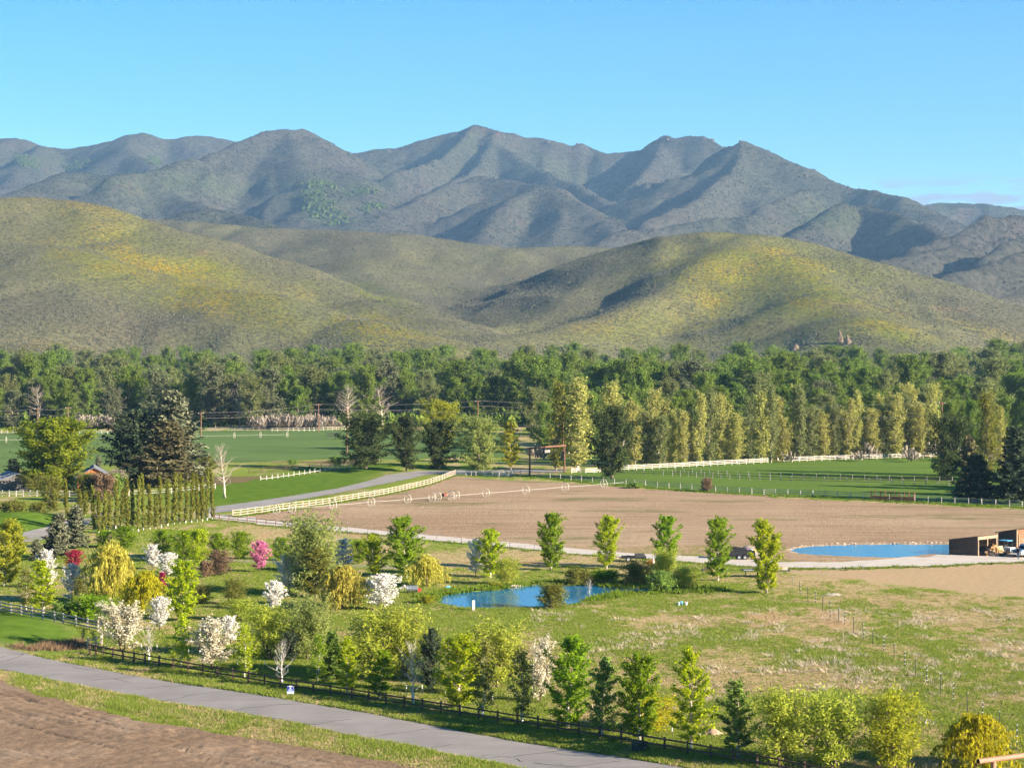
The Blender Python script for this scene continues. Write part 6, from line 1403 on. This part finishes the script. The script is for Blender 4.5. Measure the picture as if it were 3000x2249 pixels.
om = simple('orange_implement_paint',(.55,.14,.035),.5,.15,3,spec=.3); oi_ = G(1908,1658); op = empty('tractor_implement', oi_, .2); tag(op, 'orange tractor implement standing by the lane', 'implement')
mb = MB(); mb.bar((-.55,0,.75),(.55,0,.75),.10,.12); mb.bar((-.5,0,.1),(-.5,0,.8),.08,.08); mb.bar((.15,0,.1),(.15,0,.8),.08,.08); mb.build('frame', om, op)
for q in (-.35,.0,.5): MB().tube([(q,0,.75),(q+.15,-.25,.55),(q+.10,-.35,.15)],.05,5).build('arm', om, op)
MB().box((-.2,-.1,.35),(.7,.08,.35),0,.3).build('blade', om, op)
jg = G(1914,1648); j = empty('white_jug', jg); tag(j, 'small white jug standing behind the orange implement', 'jug'); MB().tube([(0,0,0),(0,0,.35),(0,0,.5),(0,0,.62)],[.16,.16,.07,.06],10).build('body', junk[0], j); MB().tube([(0,0,.62),(0,0,.68)],.07,8).build('cap', junk[1], j)
dk = G(2176,1690); dtr = empty('deck_trailer', dk, .02); tag(dtr, 'long flat deck trailer behind the rightmost lane maple', 'trailer')
MB().box((3.0,0,.92),(6.0,2.0,.12)).build('deck', steel_dark, dtr); MB().box((1.0,-.9,1.02),(2.0,.1,.10)).build('side_rail', steel_grey, dtr)
MB().box((.4,0,.45),(.10,.10,.95)).build('jack', blk, dtr); MB().box((-.1,0,.95),(.7,.14,.12)).build('tongue', blk, dtr); MB().box((2.6,-.9,.5),(.9,.12,.6)).build('fender', blk, dtr)
for x in (2.3,3.1):
    for y in (-1.0,1.0): tyre(dtr, Vector((x,y,.36)), .36, .22, math.pi/2)
ls_ = empty('lumber_stack', dk+Vector((5.0,0,.98)), .02); tag(ls_, 'short yellow lumber stack on the deck trailer', 'lumber')
for i in range(5): MB().box((0,0,.05+i*.085),(1.4,1.1,.075),.02*(i%2)).build('board', wood_tan, ls_)
# ------------------------------------------------------------------ things by the pond
bk = G(1192,1738); sm_ = empty('drum_smoker', bk, .12); tag(sm_, 'grey metal drum with a red box at its end left of the pond', 'drum')
gm_ = simple('grey_drum_metal',(.16,.18,.20),.45,.15,3,metal=.3,spec=.4)
MB().tube([(0,0,.62),(1.25,0,.62)],.36,18).build('drum', gm_, sm_)
for x in (.0,.42,.84,1.25): MB().tube([(x-.02,0,.62),(x+.02,0,.62)],.375,18).build('band', steel_grey, sm_)
MB().box((1.5,-.02,.42),(.36,.5,.4)).build('end_box', simple('red_paint',(.42,.045,.04),.5,.15,3), sm_)
for x in (.15,1.1): MB().box((x,0,.14),(.08,.6,.3)).build('leg', steel_dark, sm_)
wp = G(1387,1788); mk = empty('marker_post', wp, .2); tag(mk, 'white square marker post at the near pond edge', 'post'); MB().box((0,0,.55),(.30,.22,1.15),0,.03).build('post', paint_white, mk); MB().box((0,0,1.14),(.33,.25,.05)).build('cap', paint_white, mk)
fb = G(1153,1716); fi = empty('outdoor_fireplace', fb); tag(fi, 'small black bell shaped outdoor fireplace beside a weeping willow', 'fireplace')
MB().tube([(0,0,.55),(0,0,.75),(0,0,1.1),(0,0,1.3),(0,0,1.42)],[.30,.46,.36,.14,.10],14).build('bell', blk, fi); MB().tube([(0,0,1.42),(0,0,1.62)],.085,10).build('chimney', blk, fi)
for a in (0,2.1,4.2): MB().tube([(.3*math.cos(a),.3*math.sin(a),.75),(.38*math.cos(a),.38*math.sin(a),0)],.03,5).build('leg', blk, fi)
bkt = [(G(1996,1771),'blue bucket lying in the meadow grass',croof),(G(2010,1773),'white bucket beside the blue bucket in the meadow',junk[0]),(G(1988,1773),'pale green bucket left of the blue bucket',simple('pale_green_plastic',(.45,.55,.48),.5,.1,2))]
for p, l, m_ in bkt:
    o = empty('bucket', p, p.x); tag(o, l, 'bucket'); MB().tube([(0,0,0),(0,0,.38)],[.14,.18],12).build('pail', m_, o); MB().tube([(0,0,.36),(0,0,.40)],.19,12).build('rim', m_, o)
tp_ = G(1311,1722); tarp = MB().add([(-.35,-.2,.02),(.35,-.25,.05),(.4,.2,.22),(-.3,.25,.12),(0,0,.30),(-.35,-.2,-.05),(.35,-.25,-.05),(.4,.2,-.05),(-.3,.25,-.05)],[(0,1,4),(1,2,4),(2,3,4),(3,0,4),(0,5,6,1),(1,6,7,2),(2,7,8,3),(3,8,5,0)]).build('blue_tarp', croof, None, tp_); tag(tarp, 'crumpled blue tarp on the far left pond bank', 'tarp')
stone_m = simple('pond_stone',(.44,.37,.30),.9,.25,4,bump=.4)
def stone_mesh(seed):
    rng = np.random.default_rng(seed); bm = bmesh.new(); bmesh.ops.create_icosphere(bm, subdivisions=1, radius=1.0)
    for q in bm.verts: q.co *= 1+.22*rng.normal(); q.co.z *= .6
    me = bpy.data.meshes.new('stone'); bm.to_mesh(me); bm.free(); me.materials.append(stone_m); return me
stn = [stone_mesh(s) for s in range(4)]
rg = random.Random(33)
def stones(line, n, rmin, rmax, label, grp):
    for p in resample(line, n):
        q = G(p[0]+rg.gauss(0,2), p[1]+rg.gauss(0,1)); o = bpy.data.objects.new('stone', rg.choice(stn)); C.objects.link(o); s_ = rg.uniform(rmin,rmax)
        o.location = q+Vector((0,0,s_*.15)); o.scale = (s_*rg.uniform(.9,1.5),s_,s_); o.rotation_euler = (0,0,rg.uniform(0,6.28)); tag(o, label, 'stone', grp)
stones(TT('A4',[(205,1354),(270,1328),(400,1314),(560,1308),(720,1304),(1000,1300),(1300,1298),(1580,1296)]), 46, .10, .26, 'pale stone on the far rim of the right pond', 'stones round the right pond')
stones([(1474,1712),(1480,1716),(1505,1718),(1520,1716),(1555,1720),(1585,1718)], 14, .12, .34, 'pale stone on the far bank of the middle pond', 'stones on the far pond bank')
stones([(1272,1752),(1282,1745),(1295,1740),(1268,1760)], 8, .10, .22, 'pale stone at the left end of the middle pond', 'stones at the left pond end')

# ------------------------------------------------------------------ houses
og = simple('orange_wood_siding',(.40,.135,.05),.7,.15,3,stretch=(6,6,.3)); metal_roof = simple('grey_metal_roof',(.15,.16,.18),.5,.1,1,spec=.4); dkwall = simple('dark_house_wall',(.12,.11,.105),.8,.2,2)
def house(name, p, rz, w, l, hw, hr, wall, roof, label, win=True):
    o = empty(name, p, rz); tag(o, label, 'house')
    V = [(-w/2,0,0),(w/2,0,0),(w/2,0,hw),(0,0,hr),(-w/2,0,hw)]; V2 = [(x,l,z) for x,y,z in V]
    wl = MB().add(V+V2,[(0,1,2,3,4),(9,8,7,6,5),(1,6,7,2),(5,0,4,9)]).build('wall', wall, o)
    n = int(w/.6)
    for i in range(n):
        x = -w/2+(i+.5)*w/n; hh = hw+(hr-hw)*(1-abs(x)/(w/2)); MB().box((x,-.03,hh/2),(.07,.04,hh-.1)).build('batten', wall, wl)
    for s_ in (-1,1):
        a = math.atan2(hr-hw,w/2); L = math.hypot(hr-hw,w/2)+.7
        c = Vector((s_*(w/4+.20),l/2,(hw+hr)/2-.05)); r_ = MB().box(c,(L,l+1.2,.14),0,0,s_*a).build('roof', roof, o)
        for k in range(int(l/1.2)): MB().box(c+Vector((s_*-0,(-l/2+k*1.2),0))+Vector((s_*.05,0,.10)),(L,.05,.05),0,0,s_*a).build('roof_seam', roof, r_)
    dgl = MB().box((0,-.06,1.1),(1.0,.08,2.0)).build('door', dkwall, o); MB().box((.35,-.12,1.05),(.06,.06,.12)).build('handle', steel_grey, dgl)
    for x in ((-w*.3,w*.3) if win else ()):
        wi = MB().box((x,-.05,1.6),(1.1,.08,1.1)).build('window', paint_white, o); MB().box((x,-.10,1.6),(.9,.04,.9)).build('pane', glass_d, wi)
    return o
house('house', G(276,1437), math.radians(12), 6.6, 10, 2.9, 4.7, og, metal_roof, 'orange gabled house with grey metal roof beside the huge maple')
house('house', G(52,1436), math.radians(25), 6.5, 9, 2.3, 3.4, dkwall, metal_roof, 'dark shaded house behind the huge maple at the left', False)
# rock outcrops on the right hill
rock_m = simple('outcrop_rock',(.17,.125,.085),.95,.3,.3,bump=.6)
def hill_hit(px, py):
    for Y_ in np.arange(1400,3200,4.0):
        p = at_depth(px,py,Y_)
        if p.z < float(hill_h(np.array([p.x]),np.array([Y_]))[0]): return p
    return at_depth(px,py,1900)
for (x, y, wpx, hpx, l) in ((2462,978,14,52,'left tan rock tower on the right flower hill'),(2484,985,18,48,'right tan rock tower on the right flower hill'),(2330,1015,22,24,'low reddish rock outcrop above the tree belt'),(2398,1032,14,20,'small pale rock beside the tree belt under the right hill'),(2453,1030,12,24,'narrow rock below the twin rock towers')):
    p = hill_hit(x, y+hpx/2); s_ = p.y/FPX; rng = np.random.default_rng(int(x)); bm = bmesh.new()
    for k in range(5):
        r_ = bmesh.ops.create_icosphere(bm, subdivisions=2, radius=1.0); ox, oz, q = rng.uniform(-.5,.5), rng.uniform(.0,.7), rng.uniform(.35,.7)
        for vv in r_['verts']: vv.co = Vector((vv.co.x*q*wpx*.6+ox*wpx*.6, vv.co.y*q*8, vv.co.z*q*hpx*.55+oz*hpx*.7))*s_*(1+.10*rng.normal())
    me = bpy.data.meshes.new('rock_outcrop'); bm.to_mesh(me); bm.free(); tag(link('rock_outcrop', me, rock_m, None, p), l, 'rock')
# ------------------------------------------------------------------ grass, weeds, brush (nobody could count them)
def tuft(seed, n=12, h=1.0, r=.45, w=.07, lean=.45):
    rng = np.random.default_rng(seed); V = []; F = []
    for i in range(n):
        a = rng.uniform(0,6.283); q = r*math.sqrt(rng.uniform(0,1)); b0 = np.array([q*math.cos(a), q*math.sin(a), 0])
        d = rng.uniform(0,6.283); hh = h*rng.uniform(.55,1.15); tip = b0 + np.array([math.cos(a)*lean*hh*rng.uniform(.2,1.2), math.sin(a)*lean*hh*rng.uniform(.2,1.2), hh])
        s_ = np.array([math.cos(d),math.sin(d),0])*w*rng.uniform(.7,1.4); k = len(V); V += [b0-s_, b0+s_, tip]; F.append((k,k+1,k+2))
    return npmesh('tuft', np.array(V), np.array(F))
gm1 = leaf_mat('meadow_grass_blade', (.215,.275,.042), (.34,.39,.070), .45, .4)
gm2 = leaf_mat('straw_grass_blade', (.44,.335,.175), (.60,.48,.29), .30, .3)
gm3 = leaf_mat('bank_weed_leaf', (.14,.215,.022), (.25,.31,.032), .38, .4)
gm4 = leaf_mat('brown_weed_stalk', (.22,.145,.085), (.36,.26,.16), .2, .4)
gm5 = leaf_mat('dry_clump_stalk', (.50,.41,.30), (.64,.54,.42), .3, .25)
def protos(mat, **k):
    L = [tuft(s, **k) for s in (1,2,3)]
    for m in L: m.materials.append(mat)
    return L
rngG = np.random.default_rng(9)
N0 = 480000
yy = 1.0/rngG.uniform(1/345.0, 1/122.0, N0); xx = rngG.uniform(-.30,.30,N0)*yy
ok = np.ones(N0,bool)
def near_strip(x, y, up, lo):
    U = wpoly(up); L = wpoly(lo); return sdist(x, y, U+L[::-1])
ok &= near_strip(xx,yy,road_up,road_lo) > .12
ok &= near_strip(xx,yy,lane_up,lane_lo) > .15
ok &= sdist(xx,yy,dirt_w) > .1-.5*rngG.random(N0)
ok &= sdist(xx,yy,pond_w) > .1
ok &= sdist(xx,yy,pond2_w) > .6
pfp, pyp = proj(xx,yy,0*xx)
ok &= ~((pyp < 1600) & (pfp > 900)); ok &= ~((pyp < 1640)&(pfp > 2300)); ok &= ~((pyp < 1700)&(pfp>2330)&(rngG.random(N0)<.8))
lu, dr_, ba, we = cover(xx,yy); mw_ = mown_mask(xx,yy)
ok &= mw_ < .5
ok &= (sdist(xx,yy,soil_w)+2.5*fbm(xx/4,yy/5,97,4) > -.3+1.5*rngG.random(N0))
xx, yy, lu, dr_, ba, we = (q[ok] for q in (xx,yy,lu,dr_,ba,we))
zz = gh(xx,yy)
u01 = rngG.random(len(xx))
green = (u01 < .15+.75*lu) & (ba < .55+.4*u01)
straw = ~green & (rngG.random(len(xx)) < .55) 
rd = near_strip(xx,yy,road_up,road_lo)
hgt = .09+.10*rngG.random(len(xx)); hgt = np.where(rd < 5, hgt*1.5, hgt); hgt = hgt*(.7+.6*lu)
def sc3(h, w): return np.stack([w,w,h],1)
g = green
scatter('meadow_grass', np.stack([xx,yy,zz],1)[g], protos(gm1, n=11, r=.5, w=.06), sc3(hgt[g], .30+.25*rngG.random(g.sum())), 'short green grass over the meadow, garden and road verges', 'grass')
g = straw
scatter('straw_grass', np.stack([xx,yy,zz],1)[g], protos(gm2, n=10, r=.5, w=.05), sc3(hgt[g]*.95, .30+.25*rngG.random(g.sum())), 'dry straw coloured grass between the green patches', 'grass')
# pale dry clumps in the right meadow
n = 7000; y2 = rngG.uniform(140,250,n); x2 = rngG.uniform(-.1,.262,n)*y2
_, d2, _, _ = cover(x2,y2); p2x, p2y = proj(x2,y2,0*x2)
cl = fbm(x2/4.5, y2/7, 91, 3)
k = (d2 > .30) & (cl > -.06) & (p2x > 1560) & (p2y > 1785) & (near_strip(x2,y2,road_up,road_lo) > 12)
scatter('dry_clumps', np.stack([x2,y2,gh(x2,y2)],1)[k], protos(gm5, n=16, r=.5, w=.035, lean=.8), sc3(.28+.25*rngG.random(k.sum()), .45+.5*rngG.random(k.sum())), 'pale dry grass clumps scattered over the right meadow', 'dry grass')
# lush weeds round the pond
n = 16000; x3 = rngG.uniform(-22,40,n); y3 = rngG.uniform(216,268,n); s3 = sdist(x3,y3,pond_w) + .8*fbm(x3/2,y3/2,95,3)
k = (s3 > -.1) & (s3 < 2.6*rngG.random(n)+.3)
scatter('bank_weeds', np.stack([x3,y3,gh(x3,y3)-.03],1)[k], protos(gm3, n=14, r=.5, w=.10, lean=.5), sc3(np.where(y3[k] < 238, .10+.16*rngG.random(k.sum()), .25+.45*rngG.random(k.sum())), .5+.5*rngG.random(k.sum())), 'lush green weeds along the banks of the middle pond', 'weeds')
# tall brown weeds below the left lawn
W1 = resample(TT('B1',[(100,575),(300,590),(500,600),(640,590),(760,585)]), 240); W2 = resample(TT('B1',[(330,575),(500,560),(720,545)]), 160)
Pw = [G(px+rngG.normal(0,7), py+rngG.normal(0,4)) for px, py in np.concatenate([W1[::2],W2])]
scatter('brown_weeds', np.array([tuple(p) for p in Pw]), protos(gm4, n=14, r=.5, w=.03, lean=.35), sc3(.25+.45*rngG.random(len(Pw)), .5+.4*rngG.random(len(Pw))), 'tall brown dead weeds below the lower left lawn', 'weeds')
# weeds along the field fences
Pf = []
for line, cnt, wd in ((lowf, 900, 5), (tanp, 380, 3), (lane_lo, 420, 5)):
    for px, py in resample(line, cnt): Pf.append(tuple(G(px+rngG.normal(0,3), py+abs(rngG.normal(0,wd*.6)))))
scatter('fence_weeds', np.array(Pf), protos(gm3, n=12, r=.5, w=.10, lean=.6), sc3(.12+.35*rngG.random(len(Pf))**2, .5+.5*rngG.random(len(Pf))), 'green weeds growing along the fence lines', 'weeds')
# tan leafless brush at the edge of the cottonwoods
def spray(seed, n=60):
    rng = np.random.default_rng(seed); V = []; F = []
    for i in range(n):
        a = rng.uniform(0,6.283); t = rng.uniform(0,1); el = rng.uniform(.5,1.45); L = rng.uniform(.5,1.1); b0 = np.array([rng.normal(0,.2),rng.normal(0,.2),0.0]); e = b0+np.array([math.cos(a)*math.cos(el),math.sin(a)*math.cos(el),math.sin(el)])*L
        s_ = np.array([-math.sin(a),math.cos(a),0])*.035; k = len(V); V += [b0*.5+e*.5-s_, b0*.5+e*.5+s_, e+s_*2.0, e-s_*2.0]; F.append((k,k+1,k+2,k+3))
    return npmesh('spray', np.array(V), np.array(F))
bs_ = [spray(s) for s in (1,2,3)]
for m in bs_: m.materials.append(LM['brush'])
Pb = []
for i in range(190):
    px = rngG.choice([rngG.uniform(230,330), rngG.uniform(730,1000), rngG.uniform(740,960)]); D = rngG.uniform(716,734); Pb.append(((px-CX)/FPX*D, D, -.1))
for i in range(90):
    px = rngG.uniform(1560,3010); D = rngG.uniform(515,600); Pb.append(((px-CX)/FPX*D, D, -.1))
scatter('tan_brush', np.array(Pb), bs_, sc3(2.6+2.6*rngG.random(len(Pb)), 2.2+1.4*rngG.random(len(Pb))), 'leafless tan brush at the foot of the cottonwood belt', 'brush')
ub_ = [blob_bush(s, 16, 1.0, 1.0) for s in (11,12,13)]
for m in ub_: m.materials.append(LM['cotton'])
Pu = []
for i in range(700):
    D = rngG.uniform(735,800); Pu.append((rngG.uniform(-.27,.27)*D, D, -.1))
for i in range(500):
    D = rngG.uniform(560,700); Pu.append((rngG.uniform(.02,.27)*D, D, -.1))
scatter('understorey', np.array(Pu), ub_, sc3(2.5+4*rngG.random(len(Pu)), 2.5+2*rngG.random(len(Pu))), 'green understorey bushes among the cottonwoods', 'undergrowth')
# aspen groves in the mountain gullies
gv = patches(mpx, mpy, [(930,600,60,45,.5,1),(985,640,40,28,.5,.9),(1060,565,50,12,-.2,.8),(1090,610,60,14,-.3,.8),(80,478,45,14,.35,1),(225,488,45,12,-.2,1),(455,476,28,8,.1,1),(800,680,40,10,.1,.7),(930,545,60,10,0,.8)])
gsel = (rngG.random(len(mx)) < np.clip(gv*1.6-.55,0,1)) & (mz > 30)
ga = np.stack([mx,my,mz],1)[gsel]; ga = np.repeat(ga, 3, 0) + rngG.normal(0,1,(3*len(ga),3))*[6,6,0]; ga[:,2] = mtn_h(ga[:,0], ga[:,1]) - .5
ab = [blob_bush(s, 14, 1.0, 1.0) for s in (21,22,23)]
am_ = leaf_mat('aspen_leaf', (.060,.085,.022), (.095,.125,.030), .2, .3)
for m in ab: m.materials.append(am_)
scatter('aspen_grove', ga, ab, sc3(7+5*rngG.random(len(ga)), 4+2.5*rngG.random(len(ga))), 'small green aspen groves in the mountain gullies', 'grove')
# brush and crest rocks on the far range
nM = 190000
ym = 3000+(6900-3000)*rngG.random(nM)**.8; xm = rngG.uniform(-.275,.275,nM)*ym; zm = mtn_h(xm, ym)
fm = (mtn_h(xm, ym+14)-mtn_h(xm, ym-14))/28
km = (zm > 20) & (fm > .02) & (rngG.random(nM) < .25+.75*sstep(-.15,.2,fbm(xm/90, ym/140, 55, 4)))
mb_ = [blob_bush(s, 6, 1.0, .8) for s in (31,32,33)]
mbm = leaf_mat('mountain_brush_leaf', (.036,.036,.025), (.062,.058,.038), .1, .3)
for m in mb_: m.materials.append(mbm)
scatter('mountain_brush', np.stack([xm,ym,zm-.2],1)[km], mb_, 1.6+2.6*rngG.random(km.sum())**2, 'dark low brush speckling the far mountains', 'brush')
rk_ = []
for s_ in range(4):
    rng_ = np.random.default_rng(s_+60); bm = bmesh.new(); bmesh.ops.create_icosphere(bm, subdivisions=2, radius=1.0)
    for q in bm.verts: q.co *= 1+.28*rng_.normal()
    me = bpy.data.meshes.new('crag'); bm.to_mesh(me); bm.free(); me.materials.append(simple('crest_rock',(.082,.064,.050),.95,.3,.15)); rk_.append(me)
Pr = []
for ri, cnt in ((1,60),(2,200),(3,60),(4,110),(6,40),(7,40)):
    P_ = [at_depth(*p) for p in far_ridges[ri][0]]; R_ = resample([(p.x,p.y) for p in P_], cnt)
    for x_, y_ in R_:
        if rngG.random() < .22: Pr.append((x_+rngG.normal(0,14), y_+rngG.normal(0,26)-10, 0))
Pr = np.array(Pr); Pr[:,2] = mtn_h(Pr[:,0], Pr[:,1])-.5
sr = 1.6+4.5*rngG.random(len(Pr))**2.5
scatter('crest_rocks', Pr, rk_, np.stack([sr*1.3,sr*1.2,sr*(.7+.6*rngG.random(len(Pr)))],1), 'brown rocks breaking the mountain crests', 'rocks')
# ------------------------------------------------------------------ the air
hb = MB().box((0, 3300, 590), (7000, 9400, 1220))
hz_m = bpy.data.materials.new('haze_air'); hz_m.use_nodes = True; nt = hz_m.node_tree; nt.nodes.clear()
out = nt.nodes.new('ShaderNodeOutputMaterial'); vol = nt.nodes.new('ShaderNodeVolumePrincipled')
vol.inputs['Color'].default_value = (.36,.65,1.0,1); vol.inputs['Density'].default_value = 5.2e-5; vol.inputs['Anisotropy'].default_value = 0.1
nt.links.new(vol.outputs[0], out.inputs['Volume'])
hz = hb.build('haze', hz_m); tag(hz, 'thin blue haze in the valley air', 'haze', kind='stuff')
